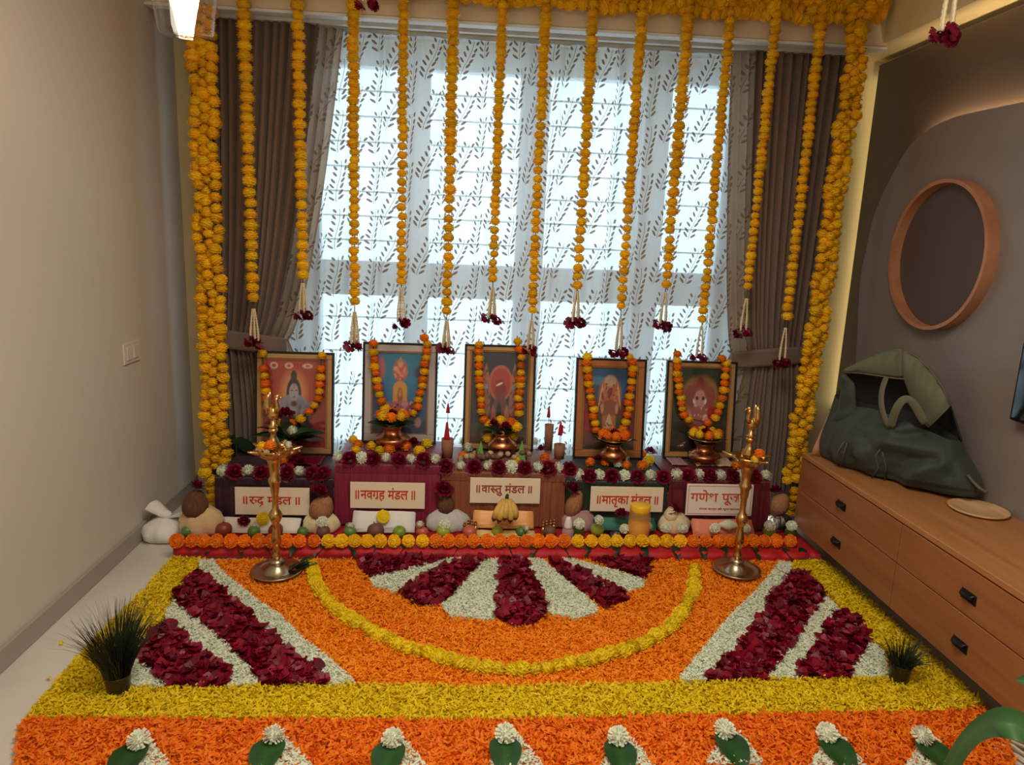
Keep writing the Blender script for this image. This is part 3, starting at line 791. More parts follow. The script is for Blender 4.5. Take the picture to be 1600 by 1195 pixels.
RB = [(1236, 902), (1262, 906), (1290, 934), (1267, 964), (1253, 989), (1231, 1023), (1206, 1053), (1198, 1070), (1101, 1073), (1125, 1042), (1150, 1025), (1190, 972), (1208, 930)]
RC = [(1290, 940), (1309, 958), (1290, 986), (1273, 1025), (1246, 1048), (1245, 1069), (1198, 1070), (1206, 1053), (1231, 1023), (1253, 989), (1267, 964)]
RD = [(1309, 963), (1346, 980), (1356, 1009), (1335, 1046), (1326, 1069), (1245, 1069), (1246, 1048), (1273, 1025), (1290, 986)]
RE_ = [(1360, 1013), (1379, 1025), (1385, 1067), (1326, 1069), (1335, 1046)]
S1 = [(556, 880), (577, 910), (669, 891), (700, 880)]
S2 = [(724, 880), (703, 880), (613, 896), (579, 913), (582, 923), (619, 934), (638, 919)]
S3 = [(755, 881), (725, 881), (680, 899), (630, 927), (628, 936), (652, 952), (686, 954), (703, 941)]
S4 = [(757, 882), (783, 881), (776, 938), (776, 974), (759, 978), (703, 972), (689, 954), (703, 941)]
S5 = [(783, 881), (818, 881), (822, 888), (848, 933), (853, 966), (830, 985), (812, 989), (776, 974), (776, 938)]
S6 = [(818, 881), (845, 880), (870, 902), (932, 955), (932, 966), (898, 976), (856, 966), (848, 933), (824, 890)]
S7 = [(857, 881), (870, 883), (977, 934), (981, 947), (946, 957), (923, 944), (872, 902)]
S8 = [(873, 880), (895, 881), (1007, 913), (1006, 924), (979, 933), (920, 908)]
S9 = [(923, 880), (1018, 880), (1016, 892), (1007, 913), (955, 896)]
beds = [(LA, 'w', 'white petal stripe beside the left lamp, innermost of the left three'), (LB, 'm', 'larger maroon rose petal stripe in the left corner'), (LC, 'w', 'white petal stripe between the two left maroon stripes'),
        (LD, 'm', 'smaller maroon rose petal stripe beside the left grass tumbler'), (LE, 'w', 'small white petal corner beside the left grass tumbler'),
        (RA, 'w', 'white petal stripe beside the right lamp, innermost of the right three'), (RB, 'm', 'larger maroon rose petal stripe in the right corner'), (RC, 'w', 'white petal stripe between the two right maroon stripes'),
        (RD, 'm', 'smaller maroon rose petal stripe near the right grass tumbler'), (RE_, 'w', 'small white petal corner beside the right grass tumbler'),
        (S1, 'm', 'leftmost maroon ray of the half sun of petals'), (S2, 'w', 'flat white ray left of the half sun, nearest the left lamp'), (S3, 'm', 'second maroon ray from the left in the half sun'), (S4, 'w', 'white ray left of the half sun\'s middle maroon ray'),
        (S5, 'm', 'middle maroon ray of the half sun of petals'), (S6, 'w', 'white ray right of the half sun\'s middle maroon ray'), (S7, 'm', 'second maroon ray from the right in the half sun'), (S8, 'w', 'flat white ray right of the half sun, nearest the right lamp'), (S9, 'm', 'rightmost maroon ray of the half sun of petals')]
B = [(fp(p), c_, lb) for p, c_, lb in beds]
field = fp([(316, 880), (332, 881), (1226, 878), (1236, 893), (1205, 909), (1159, 952), (1114, 1003), (1058, 1075), (957, 1078), (800, 1081), (556, 1079), (473, 1006), (400, 944), (345, 899)])
front = fp([(40, 1131), (200, 1132), (400, 1132), (800, 1134), (957, 1128), (1200, 1124), (1400, 1121), (1492, 1119), (1530, 1112), (1562, 1135), (1580, 1185), (1588, 1250), (800, 1262), (20, 1250), (26, 1190), (28, 1143)])
petal_bed('orange_petal_field', 'orange marigold petal field around the half sun between the two lamps', field, M['p_orange'], 'strip', 54000, [b[0] for b in B], .004, .0185, .0056, .018, .42)
petal_bed('orange_petal_band', 'deep orange marigold petal band along the near edge of the flower carpet', front, M['p_orange2'], 'strip', 38000, (), .004, .023, .0068, .02, .5)
petal_bed('yellow_petal_border', 'yellow petal border running round the flower carpet', yel, M['p_yellow'], 'strip', 56000, (), .005, .0175, .0056, .022, .45)
for p, c_, lb in B:
    if c_ == 'w': petal_bed('white_petal_stripe', lb, p, M['white'], 'strip', 90000, (), .014, .0135, .0046, .012, .35)
    else: petal_bed('rose_petal_stripe', lb, p, M['rose_dark'], 'cup', 7000, (), .009, .034, 0, .022)
# chain of yellow blooms laid in a half circle
arc = [fl(x, y, .03) for x, y in ((485, 883), (495, 913), (512, 940), (529, 955), (551, 970), (585, 988), (624, 1008), (666, 1020), (708, 1034), (750, 1043), (800, 1047), (845, 1046), (885, 1038), (918, 1034), (951, 1023), (982, 1015), (1016, 1002), (1038, 985), (1058, 968), (1075, 945), (1085, 918), (1085, 886))]
th = thing('marigold_chain', 'yellow marigold chain laid in a half circle on the orange petals', 'garland', (arc[10].x, arc[10].y, 0))
seg = [0]
for a, b in zip(arc, arc[1:]): seg.append(seg[-1] + (b - a).length)
tt = 0; sm = []
while tt < seg[-1]:
    i = max(k for k in range(len(seg)) if seg[k] <= tt); i = min(i, len(arc) - 2)
    q = arc[i].lerp(arc[i + 1], (tt - seg[i]) / (seg[i + 1] - seg[i])); sm.append(q)
    put(BLOOM['lemon'], 'marigold', q + Vector((rnd.uniform(-.005, .005), rnd.uniform(-.005, .005), rnd.uniform(-.002, .003))), .060 * rnd.uniform(.88, 1.12), th, (rnd.uniform(-.7, .7), rnd.uniform(-.7, .7), rnd.uniform(0, 6)))
    tt += .041
MB().tube(sm, .003, 5).build('thread', M['thread'], th)
# leaves topped with white flowers along the near edge, each on a wedge of white petals
for i, (x, y) in enumerate(((217, 1163), (428, 1155), (613, 1160), (790, 1153), (965, 1157), (1132, 1146), (1292, 1152), (1440, 1156))):
    side = ('leftmost' if i == 0 else 'rightmost' if i == 7 else ORD[i] + ' from the left')
    p = fl(x, y, .045)
    o = put(MUM, 'white_chrysanthemum', p + Vector((0, 0, .014)), .062, None, (rnd.uniform(-.5, .1), rnd.uniform(-.3, .3), rnd.uniform(0, 6)))
    tag(o, 'white chrysanthemum on a leaf at the near edge, %s of eight' % side, 'flower', 'white flowers on the near leaves')
    a = (-.13 + .034 * i) + rnd.uniform(-.05, .05)
    o = put(LEAF, 'betel_leaf', p + Vector((0, .018, -.008)), 1, None, (-.04, rnd.uniform(-.1, .1), PI + a), flat=1)
    o.scale = (.150, .150, .12)
    tag(o, 'green leaf under a white flower at the near edge, %s of eight' % side, 'leaf', 'near edge leaves')
    petal_bed('white_petal_wedge', 'white petal wedge behind the near leaf, %s of eight' % side,
              fp([(x + 2, y + 6), (x + 20, y + 10), (x + 62, y + 62), (x - 30, y + 62)]), M['white'], 'strip', 42000, (), .022, .015, .005, .010, .35, group='white wedges on the near band')
for x, y in ((95, 1007), (75, 1058)):
    q = fl(x, y, .006)
    o = link('loose_petal', LEAF[0].copy(), None, q, (.3, .2, rnd.uniform(0, 6)), (.02, .024, .02)); o.data.materials.clear(); o.data.materials.append(M['p_yellow'])
    tag(o, 'stray yellow petal on the bare floor, ' + ('farther' if y < 1030 else 'nearer') + ' of the two', 'petal')

# ================================================================= the altar: quilt, draped tables, signs
MZ = .056                                                # top of the quilted mat
def quilt():
    P = []; x0, x1 = -1.215, 1.645; n = 260
    prof = [(0, .002), (-.012, .010), (-.020, .024), (-.018, .042), (-.004, .054), (.03, MZ), (.12, MZ), (.7, MZ), (.72, .05), (.72, .002)]
    for k in range(n + 1):
        x = x0 + (x1 - x0) * k / n; b = abs(math.sin((x - x0) * PI / .128)) ** .5
        e = 1.0
        P.append([(x, 2.925 + (y * (.30 + .95 * b) if y < 0 else y), z * (.88 + .12 * b) * e) for y, z in prof])
    return MB().grid(P)
q = quilt()
n_ = len(q.v) // 10
q.f.append(tuple(range(10))); q.f.append(tuple(range(len(q.v) - 10, len(q.v)))[::-1])
tag(q.build('quilted_mat', M['red_mat'], smooth=True), 'long red quilted mat under the altar tables', 'mat')

TC = {'purple': ((62, 26, 44), (44, 18, 36)), 'magenta': ((138, 34, 62), (112, 22, 50)), 'copper': ((150, 86, 58), (122, 66, 44)), 'green': ((34, 50, 38), (22, 36, 28)), 'maroon': ((108, 24, 34), (84, 16, 28))}
tables = [('purple', -1.113, -.578, .287, 'dark purple'), ('magenta', -.574, -.088, .360, 'magenta'), ('copper', -.084, .497, .331, 'copper brown'), ('green', .501, .990, .298, 'dark green'), ('maroon', .994, 1.492, .308, 'maroon')]
TY0, TY1 = 3.16, 3.56
TT = {}
for key, x0, x1, zt, cn in tables:
    TT[key] = zt
    c1, c2 = TC[key]
    mt = mat(cn.replace(' ', '_') + '_brocade', lin(*c1), .42, col2=lin(*c2), noise=((60, 4, 3), 3), sheen=.06, bump=((110, 6, 4), 5, .25))
    th = thing('altar_table', cn + ' cloth draped altar table behind the red mat', 'table', ((x0 + x1) / 2, 3.36, MZ))
    MB().box((x0 + .012, TY0 + .02, zt - .035), (x1 - .012, TY1 - .01, zt - .006)).build('tabletop', M['wood'], th)
    for px_ in (x0 + .03, x1 - .06):
        for py_ in (TY0 + .04, TY1 - .05): MB().box((px_, py_, MZ), (px_ + .03, py_ + .03, zt - .035)).build('leg', M['wood'], th)
    P = []; nx = 90; r = random.Random(x0); ph = r.uniform(0, 6)
    rows = [(TY1, .10, 0), (TY1, zt - .01, 0), (TY1 - .01, zt, 0), (TY0 + .2, zt + .001, 0), (TY0 + .012, zt, .0), (TY0 + .002, zt - .006, .0), (TY0, zt - .03, .15), (TY0 - .002, zt - .08, .4), (TY0 - .004, zt - .15, .7), (TY0 - .008, MZ + .012, 1.0)]
    for y, z, wv in rows:
        row = []
        for k in range(nx + 1):
            u = k / nx; x = x0 + (x1 - x0) * u
            f_ = wv * (.010 * math.sin(u * 21 + ph) + .006 * math.sin(u * 47 + 2 * ph) + .012 * max(0, abs(u - .5) * 2 - .75) * 4 * math.sin(u * 60))
            row.append((x, y - abs(f_), z))
        P.append(row)
    MB().grid(P).build('cloth', mt, th, True)
    b = MB()                                            # ribbed trim under the front edge
    k = x0 + .008
    while k < x1 - .006:
        b.box((k, TY0 - .006, zt - .036), (k + .0052, TY0 + .002, zt - .006)); k += .0085
    b.box((x0 + .004, TY0 - .006, zt - .041), (x1 - .004, TY0 + .001, zt - .037))
    o = b.build('ribbed_trim', mt, th); o['kind'] = 'stuff'

# ---------------------------------------------------------------- signs with painted lettering
_dg = None
def glyphs(txt):
    cu = bpy.data.curves.new('lettering', 'FONT'); cu.body = txt; cu.size = 1; cu.extrude = .012; cu.offset = .016
    o = bpy.data.objects.new('lettering', cu); C.objects.link(o)
    dg = bpy.context.evaluated_depsgraph_get(); dg.update()
    me = o.evaluated_get(dg).to_mesh()
    v = [p.co[:] for p in me.vertices]; f = [list(p.vertices) for p in me.polygons]
    o.evaluated_get(dg).to_mesh_clear()
    bpy.data.objects.remove(o); bpy.data.curves.remove(cu)
    return v, f
def half_sa():
    v, f = glyphs('स')
    bm = bmesh.new(); vs_ = [bm.verts.new(p) for p in v]
    for q in f:
        try: bm.faces.new([vs_[i] for i in q])
        except ValueError: pass
    w = max(p[0] for p in v)
    bmesh.ops.bisect_plane(bm, geom=bm.verts[:] + bm.edges[:] + bm.faces[:], plane_co=(w - .215, 0, 0), plane_no=(1, 0, 0), clear_outer=True)
    bm.verts.index_update()
    out = ([p.co[:] for p in bm.verts], [[q.index for q in x.verts] for x in bm.faces]); bm.free()
    return out
def word(parts):
    """parts: strings, ('stroke', dx0, y0, dx1, y1) measured back from the pen, 'HALF_SA' or numbers (a gap)"""
    V = []; F = []; pen = 0.0
    for p in parts:
        if isinstance(p, (int, float)): pen += p; continue
        if isinstance(p, tuple):
            if p[2] == 'top':
                ty = max(y for _, y, _ in V) - .040; p = (p[0], p[1], ty, p[3], ty)
            a = Vector((pen + p[1], p[2], 0)); b = Vector((pen + p[3], p[4], 0)); t = (b - a).normalized(); s_ = Vector((-t.y, t.x, 0)) * .038
            o = len(V); V += [tuple(q + Vector((0, 0, z))) for z in (-.012, .012) for q in (a - s_, b - s_, b + s_, a + s_)]
            F += [[o + 4, o + 5, o + 6, o + 7]] + [[o + i, o + (i + 1) % 4, o + 4 + (i + 1) % 4, o + 4 + i] for i in range(4)]
            continue
        v, f = half_sa() if p == 'HALF_SA' else glyphs(p)
        o = len(V); V += [(x + pen, y, z) for x, y, z in v]; F += [[i + o for i in q] for q in f]
        pen = max(x for x, _, _ in V if True) - .012
    return V, F
def sign(label, tl, tr, br, Y, text, box, colm, zoff=0.0, style=0):
    a = dp(*tl, Y); b = dp(*tr, Y); c_ = dp(*br, Y)
    wd = b.x - a.x; hg = (a.z + b.z) / 2 - c_.z; cx = (a.x + b.x) / 2; z0 = c_.z
    th = thing('name_sign', label, 'sign', (cx, Y, z0), None, (-.05, 0, 0))
    MB().box((-wd / 2, 0, 0), (wd / 2, .006, hg)).build('board', M['sign'] if style == 0 else M['paper'], th, local=True)
    m_ = .002
    MB().box((-wd / 2 + m_, -.0012, m_), (wd / 2 - m_, .0, hg - m_)).build('face', M['sign'] if style == 0 else M['paper'], th, local=True)
    if style:
        bd_ = MB()
        for x0, x1, z0_, z1 in ((-.47, .47, .05, .065), (-.47, .47, .935, .95), (-.475, -.468, .05, .95), (.468, .475, .05, .95)):
            bd_.box((x0 * wd, -.0022, z0_ * hg), (x1 * wd, -.001, z1 * hg))
        bd_.build('border_line', M['sign_orange'], th, local=True)
    V, F = word(text)
    A = np.array(V); lo, hi = A.min(0), A.max(0)
    bx0, bx1, bz0, bz1 = box
    sx_ = (bx1 - bx0) * wd / (hi[0] - lo[0]); sz = (bz1 - bz0) * hg / (hi[1] - lo[1])
    W = [(-wd / 2 + bx0 * wd + (p[0] - lo[0]) * sx_, -.0016 - (p[2] + .012) * .05, bz0 * hg + (p[1] - lo[1]) * sz) for p in V]
    MB().add(W, F).build('lettering', colm, th, local=True)
    return th, wd, hg
BAR = '॥'; MANDAL = 'मंडल'
RA_ST = ('stroke', -.26, -.16, -.08, .05)
sign('Rudra sign, cream card with red letters behind the left lamp', (366, 762), (483, 763), (480, 805), 3.125, [BAR, .16, 'र', ('stroke', -.05, .325, .06, .345), ('stroke', .055, .36, .13, .30), ('stroke', .125, .315, .115, .21), ('stroke', .125, .215, .03, .165), ('stroke', -.06, 'top', .22, 'top'), .18, 'द', ('stroke', -.34, -.20, -.16, -.02), .28, MANDAL, .16, BAR], (.11, .87, .30, .76), M['sign_red'])
sign('Navagraha sign, cream card with red letters on the magenta table', (547, 754), (664, 755), (661, 795), 3.135, [BAR, .16, 'नवग', ('stroke', -.34, .02, -.06, .20), 'ह', .28, MANDAL, .16, BAR], (.07, .87, .28, .80), M['sign_red'])
sign('Vastu sign, tan card with dark red letters behind the bananas', (735, 747), (845, 748), (843, 787), 3.135, [BAR, .16, 'वा', 'HALF_SA', 'तु', .28, MANDAL, .16, BAR], (.09, .88, .30, .80), M['sign_brown'])
sign('Matrika sign, cream card with red letters behind the yellow jar', (924, 761), (1038, 762), (1035, 800), 3.13, [BAR, .12, 'मातृका', .22, MANDAL, .12, BAR], (.09, .93, .18, .74), M['sign_red'])
t5, wd, hg = sign('Ganesh puja sign, white card with a thin border behind the right lamp', (1075, 757), (1179, 758), (1178, 806), 3.12, ['गणेश', .3, 'पूजन'], (.06, .92, .34, .82), M['sign_orange'], style=1)
V, F = word(['मंगल कार्य की शुभ कामना'])
A = np.array(V); lo, hi = A.min(0), A.max(0)
MB().add([(-.30 * wd + (p[0] - lo[0]) / (hi[0] - lo[0]) * .62 * wd, -.0016 - (p[2] + .012) * .05, .16 * hg + (p[1] - lo[1]) / (hi[1] - lo[1]) * .10 * hg) for p in V], F).build('small_lettering', M['sign_orange'], t5, local=True)

# ---------------------------------------------------------------- framed pictures
def S(c): return np.array(lin(*c))
class Art:
    def __init__(s, w, h, bg):
        s.w, s.h = w, h; s.u, s.v = np.meshgrid(np.linspace(0, 1, w), np.linspace(0, 1, h)); s.a = np.zeros((h, w, 3)) + S(bg)
    def mix(s, m, col): m = np.clip(m, 0, 1)[..., None]; s.a = s.a * (1 - m) + S(col) * m; return s
    def ell(s, cx, cy, rx, ry, col, soft=.12, rot=0):
        du, dv = s.u - cx, s.v - cy; c_, n_ = math.cos(rot), math.sin(rot)
        d = np.hypot((du * c_ + dv * n_) / rx, (-du * n_ + dv * c_) / ry); return s.mix((1 - d) / soft + .5, col)
    def ring(s, cx, cy, rx, ry, t_, col): d = np.hypot((s.u - cx) / rx, (s.v - cy) / ry); return s.mix(1.4 - np.abs(d - 1) / t_, col)
    def rect(s, x0, y0, x1, y1, col, soft=.01): return s.mix(np.minimum(np.minimum(s.u - x0, x1 - s.u), np.minimum(s.v - y0, y1 - s.v)) / soft + .5, col)
    def tri(s, cx, y0, y1, w, col): return s.mix((w * (y1 - s.v) / (y1 - y0) - np.abs(s.u - cx)) / .01 * ((s.v > y0) & (s.v < y1)), col)
    def speck(s, x0, y0, x1, y1, col, n, r_, seed=0):
        r = random.Random(seed)
        for _ in range(n): s.ell(r.uniform(x0, x1), r.uniform(y0, y1), r_ * r.uniform(.6, 1.4), r_ * r.uniform(.6, 1.4), col, .4)
        return s
def art1():
    a = Art(84, 112, (150, 32, 36))
    a.ell(.48, .58, .34, .34, (206, 84, 48), 1.2).ell(.48, .64, .17, .19, (240, 168, 104), 1.0).rect(0, .90, 1, 1, (186, 60, 50), .06)
    a.ring(.16, .93, .05, .03, .3, (236, 200, 180)).ring(.40, .93, .05, .025, .4, (236, 200, 180)).ring(.70, .93, .06, .02, .4, (236, 200, 180))
    a.ell(.48, .60, .12, .20, (40, 30, 34)).ell(.48, .82, .05, .06, (44, 34, 36)).ell(.48, .44, .25, .17, (150, 150, 164)).ell(.28, .40, .07, .13, (140, 140, 154), .2, .5).ell(.70, .40, .07, .13, (132, 132, 146), .2, -.5)
    a.ell(.48, .63, .075, .10, (178, 172, 180)).ell(.45, .65, .02, .008, (40, 30, 40), .4).ell(.52, .65, .02, .008, (40, 30, 40), .4).ell(.485, .70, .012, .025, (206, 90, 60), .4).ell(.485, .575, .025, .008, (140, 60, 60), .4)
    a.ell(.48, .50, .05, .03, (110, 60, 56), .5).ell(.40, .40, .03, .10, (120, 110, 120), .5, .3).ell(.56, .40, .03, .10, (120, 110, 120), .5, -.3).ell(.22, .50, .035, .07, (176, 168, 176), .2, .2).ell(.48, .20, .32, .16, (70, 40, 40)).ell(.48, .12, .40, .08, (110, 50, 40)); return a
def art2():
    a = Art(84, 112, (30, 96, 140))
    a.ell(.5, .75, .5, .35, (36, 130, 170), 1.0).ell(.12, .8, .10, .14, (190, 110, 120), .6).ell(.88, .75, .12, .10, (44, 60, 110), .6)
    a.ell(.5, .78, .13, .13, (208, 96, 100), .4).ell(.42, .80, .05, .03, (236, 180, 130), .5).ell(.58, .76, .05, .04, (226, 120, 120), .5).ell(.5, .86, .045, .045, (226, 170, 130), .3).tri(.5, .88, .96, .05, (200, 150, 70)).speck(.40, .66, .60, .80, (236, 170, 90), 14, .015)
    a.rect(.37, .38, .63, .55, (216, 150, 60), .01).ell(.5, .55, .13, .10, (222, 160, 70)).ell(.5, .47, .05, .10, (150, 96, 50), .3).ell(.5, .50, .03, .05, (206, 140, 90), .4)
    a.ell(.5, .30, .30, .10, (176, 96, 110), .4).speck(.24, .22, .78, .38, (206, 140, 150), 40, .02, 3).speck(.24, .22, .78, .36, (110, 50, 80), 24, .016, 4).rect(0, 0, 1, .16, (34, 54, 84), .08).ell(.84, .14, .06, .06, (196, 120, 130), .6); return a
def art3():
    a = Art(84, 112, (52, 54, 66))
    a.rect(0, .86, 1, 1, (44, 52, 70), .08)
    for cx in (.26, .76):
        a.rect(cx - .08, .30, cx + .08, .70, (170, 112, 96), .03).tri(cx, .68, .90, .08, (186, 120, 98)).speck(cx - .08, .30, cx + .08, .8, (120, 76, 74), 34, .016, int(cx * 100)).ell(cx, .62, .04, .03, (150, 160, 180), .4)
    a.ell(.52, .66, .18, .17, (190, 66, 58), .3).ring(.52, .66, .19, .18, .10, (206, 110, 84)).ell(.52, .60, .10, .10, (150, 40, 46), .4).ell(.50, .65, .06, .012, (250, 220, 214), .5, .3)
    a.ell(.52, .36, .12, .20, (120, 74, 68), .3).ell(.50, .32, .045, .14, (34, 46, 40), .4).ell(.40, .30, .04, .12, (176, 104, 92), .4).ell(.64, .30, .04, .12, (186, 120, 96), .4).rect(0, 0, 1, .12, (92, 66, 50), .06).ell(.14, .16, .12, .05, (60, 70, 50), .5); return a
def art4():
    a = Art(84, 112, (110, 60, 40))
    a.ell(.5, .80, .50, .24, (34, 92, 138), .2).ell(.25, .84, .18, .05, (80, 140, 170), .6).rect(0, .2, .22, .66, (156, 56, 56), .05).rect(.78, .2, 1, .66, (132, 36, 46), .05).rect(.2, .25, .8, .40, (70, 84, 60), .06)
    a.ell(.5, .66, .22, .24, (186, 108, 70), .2).ell(.5, .84, .12, .07, (196, 176, 150), .3).speck(.34, .55, .66, .82, (216, 150, 100), 30, .016, 8).speck(.34, .55, .66, .80, (120, 44, 40), 20, .016, 9)
    for cx, rt in ((.32, -.25), (.68, .25)): a.ell(cx, .66, .012, .16, (226, 190, 140), .4, rt)
    a.ell(.5, .50, .13, .12, (150, 92, 70), .2).ell(.36, .50, .03, .06, (206, 160, 120), .4).ell(.64, .50, .03, .06, (206, 160, 120), .4).rect(.37, .08, .63, .42, (196, 118, 70), .02).tri(.5, .24, .46, .12, (216, 190, 150)).speck(.40, .10, .60, .34, (160, 80, 50), 18, .014, 10).ell(.5, .70, .05, .05, (140, 66, 56), .3).rect(0, 0, 1, .06, (56, 66, 48), .04); return a
def art5():
    a = Art(84, 112, (40, 64, 46))
    a.rect(0, 0, 1, .36, (34, 38, 36), .2).ell(.5, .60, .36, .32, (150, 112, 56), .15).ell(.5, .60, .30, .27, (176, 120, 70), .3)
    a.ell(.5, .66, .20, .20, (164, 84, 76), .2).ell(.33, .66, .10, .13, (150, 76, 70), .2).ell(.67, .66, .10, .13, (150, 76, 70), .2).tri(.5, .76, .92, .12, (156, 70, 62)).ell(.5, .62, .10, .12, (206, 146, 132), .2).ell(.5, .50, .035, .14, (206, 150, 136), .3)
    a.ell(.45, .64, .025, .022, (60, 30, 30), .4).ell(.56, .64, .025, .022, (60, 30, 30), .4).ell(.40, .60, .02, .035, (236, 224, 214), .4, .4).ell(.60, .60, .02, .035, (236, 224, 214), .4, -.4)
    a.ell(.5, .40, .26, .14, (176, 98, 92), .25).ell(.30, .42, .06, .08, (206, 150, 146), .3).ell(.62, .40, .05, .05, (216, 170, 160), .3).ring(.62, .40, .04, .035, .3, (236, 210, 200)).ell(.72, .46, .08, .09, (170, 40, 40), .3).speck(.36, .40, .64, .56, (226, 190, 180), 10, .012, 5).rect(0, 0, 1, .22, (44, 36, 34), .1); return a
M['print'] = bpy.data.materials.new('picture_print'); M['print'].use_nodes = True
_at = M['print'].node_tree.nodes.new('ShaderNodeAttribute'); _at.attribute_name = 'print'
M['print'].node_tree.links.new(_at.outputs['Color'], M['print'].node_tree.nodes['Principled BSDF'].inputs['Base Color'])
M['print'].node_tree.nodes['Principled BSDF'].inputs['Roughness'].default_value = .5
def picture(label, tl, tr, br, bl, zt, art, mount, mw, edge=.009):
    b = fl((br[0] + bl[0]) / 2, (br[1] + bl[1]) / 2, zt + .002); Yb = min(b.y, 3.50); Yt = Yb + .055
    A, B_, D = dp(*tl, Yt), dp(*tr, Yt), dp(*br, Yb); E_ = dp(*bl, Yb)
    wd = ((B_.x - A.x) + (D.x - E_.x)) / 2; zl = (D.z + E_.z) / 2; h = math.hypot((A.z + B_.z) / 2 - zl, Yt - Yb)
    cx = (A.x + B_.x + D.x + E_.x) / 4
    th = thing('framed_picture', label, 'picture', (cx, Yb, zt + .002), None, (-math.atan2(Yt - Yb, (A.z + B_.z) / 2 - zl), 0, 0))
    zo = max(zl - zt - .002, 0); h += zo
    fr_ = MB(); e = edge
    for x0, x1, z0, z1 in ((-wd / 2, wd / 2, 0, e), (-wd / 2, wd / 2, h - e, h), (-wd / 2, -wd / 2 + e, e, h - e), (wd / 2 - e, wd / 2, e, h - e)): fr_.box((x0, -.016, z0), (x1, .012, z1), .002, 1)
    fr_.build('frame', M['frame_black'], th, local=True)
    MB().box((-wd / 2 + .002, .006, .002), (wd / 2 - .002, .011, h - .002)).build('backing', M['frame_black'], th, local=True)
    mo = MB(); m_ = e + mw
    for x0, x1, z0, z1 in ((-wd / 2 + e, wd / 2 - e, e, m_), (-wd / 2 + e, wd / 2 - e, h - m_, h - e), (-wd / 2 + e, -wd / 2 + m_, m_, h - m_), (wd / 2 - m_, wd / 2 - e, m_, h - m_)): mo.box((x0, -.011, z0), (x1, .004, z1), .003, 1)
    mo.build('mount', mount, th, local=True)
    ln = MB(); i0, i1 = wd / 2 - m_, wd / 2 - m_ - .006
    for x0, x1, z0, z1 in ((-i0, i0, m_, m_ + .005), (-i0, i0, h - m_ - .005, h - m_), (-i0, -i1, m_, h - m_), (i1, i0, m_, h - m_)): ln.box((x0, -.006, z0), (x1, .003, z1))
    ln.build('inner_fillet', M['brown_mount'], th, local=True)
    V = np.stack([(art.u - .5) * 2 * i1, np.full(art.u.shape, .0035), m_ + .005 + art.v * (h - 2 * m_ - .01)], -1).reshape(-1, 3)
    idx = np.arange(art.w * art.h).reshape(art.h, art.w)
    Fq = np.stack([idx[:-1, :-1], idx[:-1, 1:], idx[1:, 1:], idx[1:, :-1]], -1).reshape(-1, 4)
    me = bpy.data.meshes.new('print'); me.from_pydata(V.tolist(), [], Fq.tolist())
    ca = me.color_attributes.new('print', 'FLOAT_COLOR', 'POINT')
    ca.data.foreach_set('color', np.c_[art.a.reshape(-1, 3), np.ones(art.w * art.h)].astype(np.float32).ravel())
    me.materials.append(M['print']); link('print', me, th)
    MB().box((-wd / 2 + e, -.0035, e), (wd / 2 - e, -.0025, h - e)).build('glass', M['pglass'], th, local=True)
    return th, Yb, Yt, zt, h
pics = [('picture of a grey figure on a red ground above the purple table', [(398, 548), (523, 551), (521, 703), (399, 699)], TT['purple'], art1(), M['gold_mount'], .026),
        ('picture with a blue ground and wide silver mount above the magenta table', [(567, 534), (684, 537), (682, 680), (566, 681)], TT['magenta'], art2(), M['silver_mount'], .036),
        ('picture with a dark ground and red disc in the middle of the altar', [(727, 538), (838, 540), (834, 680), (722, 680)], TT['copper'], art3(), M['gold_mount'], .022),
        ('picture of a standing brown figure with wide brown mount above the green table', [(898, 559), (1008, 561), (1007, 703), (898, 701)], TT['green'], art4(), M['brown_mount'], .034),
        ('picture of a pink seated figure in a yellow halo above the maroon table', [(1040, 563), (1149, 565), (1147, 706), (1038, 705)], TT['maroon'], art5(), M['gold_mount'], .022)]
drapes_ = [([(410, 552), (411, 575), (413, 587), (414, 599), (415, 610), (416, 622), (419, 636), (426, 650), (440, 660)], [(503, 555), (501.5, 576), (501, 589), (499, 600), (499, 611), (497, 622), (491, 633), (483, 643), (470, 654), (456, 661)]),
           ([(583.6, 536), (583, 550), (585, 561), (585, 572), (587, 582), (589, 594), (591, 605), (593, 616), (596, 626), (602, 638), (612, 648)], [(663, 528), (668, 537), (667, 548), (666, 558.5), (663.5, 568), (663, 580), (660.5, 592), (660, 602), (657, 613), (653.6, 624), (653, 635), (646, 645), (630, 652)]),
           ([(748.5, 538), (748, 549), (748.5, 560), (748.5, 571), (748.5, 582.5), (749, 592), (750, 603), (751, 613), (752, 624), (752, 633), (752, 642), (756, 655), (764, 662)], [(809, 533.5), (812, 545.6), (815, 558), (814, 570.5), (814, 582), (813, 592), (812.5, 601), (812, 612), (809.5, 622), (811, 634), (811, 645), (802, 660), (790, 664)]),
           ([(918, 557), (917, 566), (918, 577), (919.5, 589), (920, 599), (922, 610), (923, 620), (925, 629), (928, 639), (927, 650), (930, 661), (931, 671)], [(983.5, 557), (988, 565), (989, 576), (988, 584), (987, 595.5), (986, 607), (984, 619), (982, 629), (983.5, 638), (980.5, 647.5), (978, 659), (974, 669)]),
           ([(1058.4, 553), (1058.4, 563), (1059, 573), (1058.4, 583.5), (1060, 592.5), (1061.4, 603), (1061.4, 612), (1064.4, 621), (1065, 630), (1066, 638), (1069, 648), (1076, 654)], [(1128, 560), (1135, 567), (1134.5, 577), (1133, 588), (1132, 598.5), (1131, 609), (1128.4, 622), (1125, 634), (1122.4, 643), (1118, 652), (1106, 660)])]
gname = ['first', 'second', 'middle', 'fourth', 'fifth']
PY_ = []
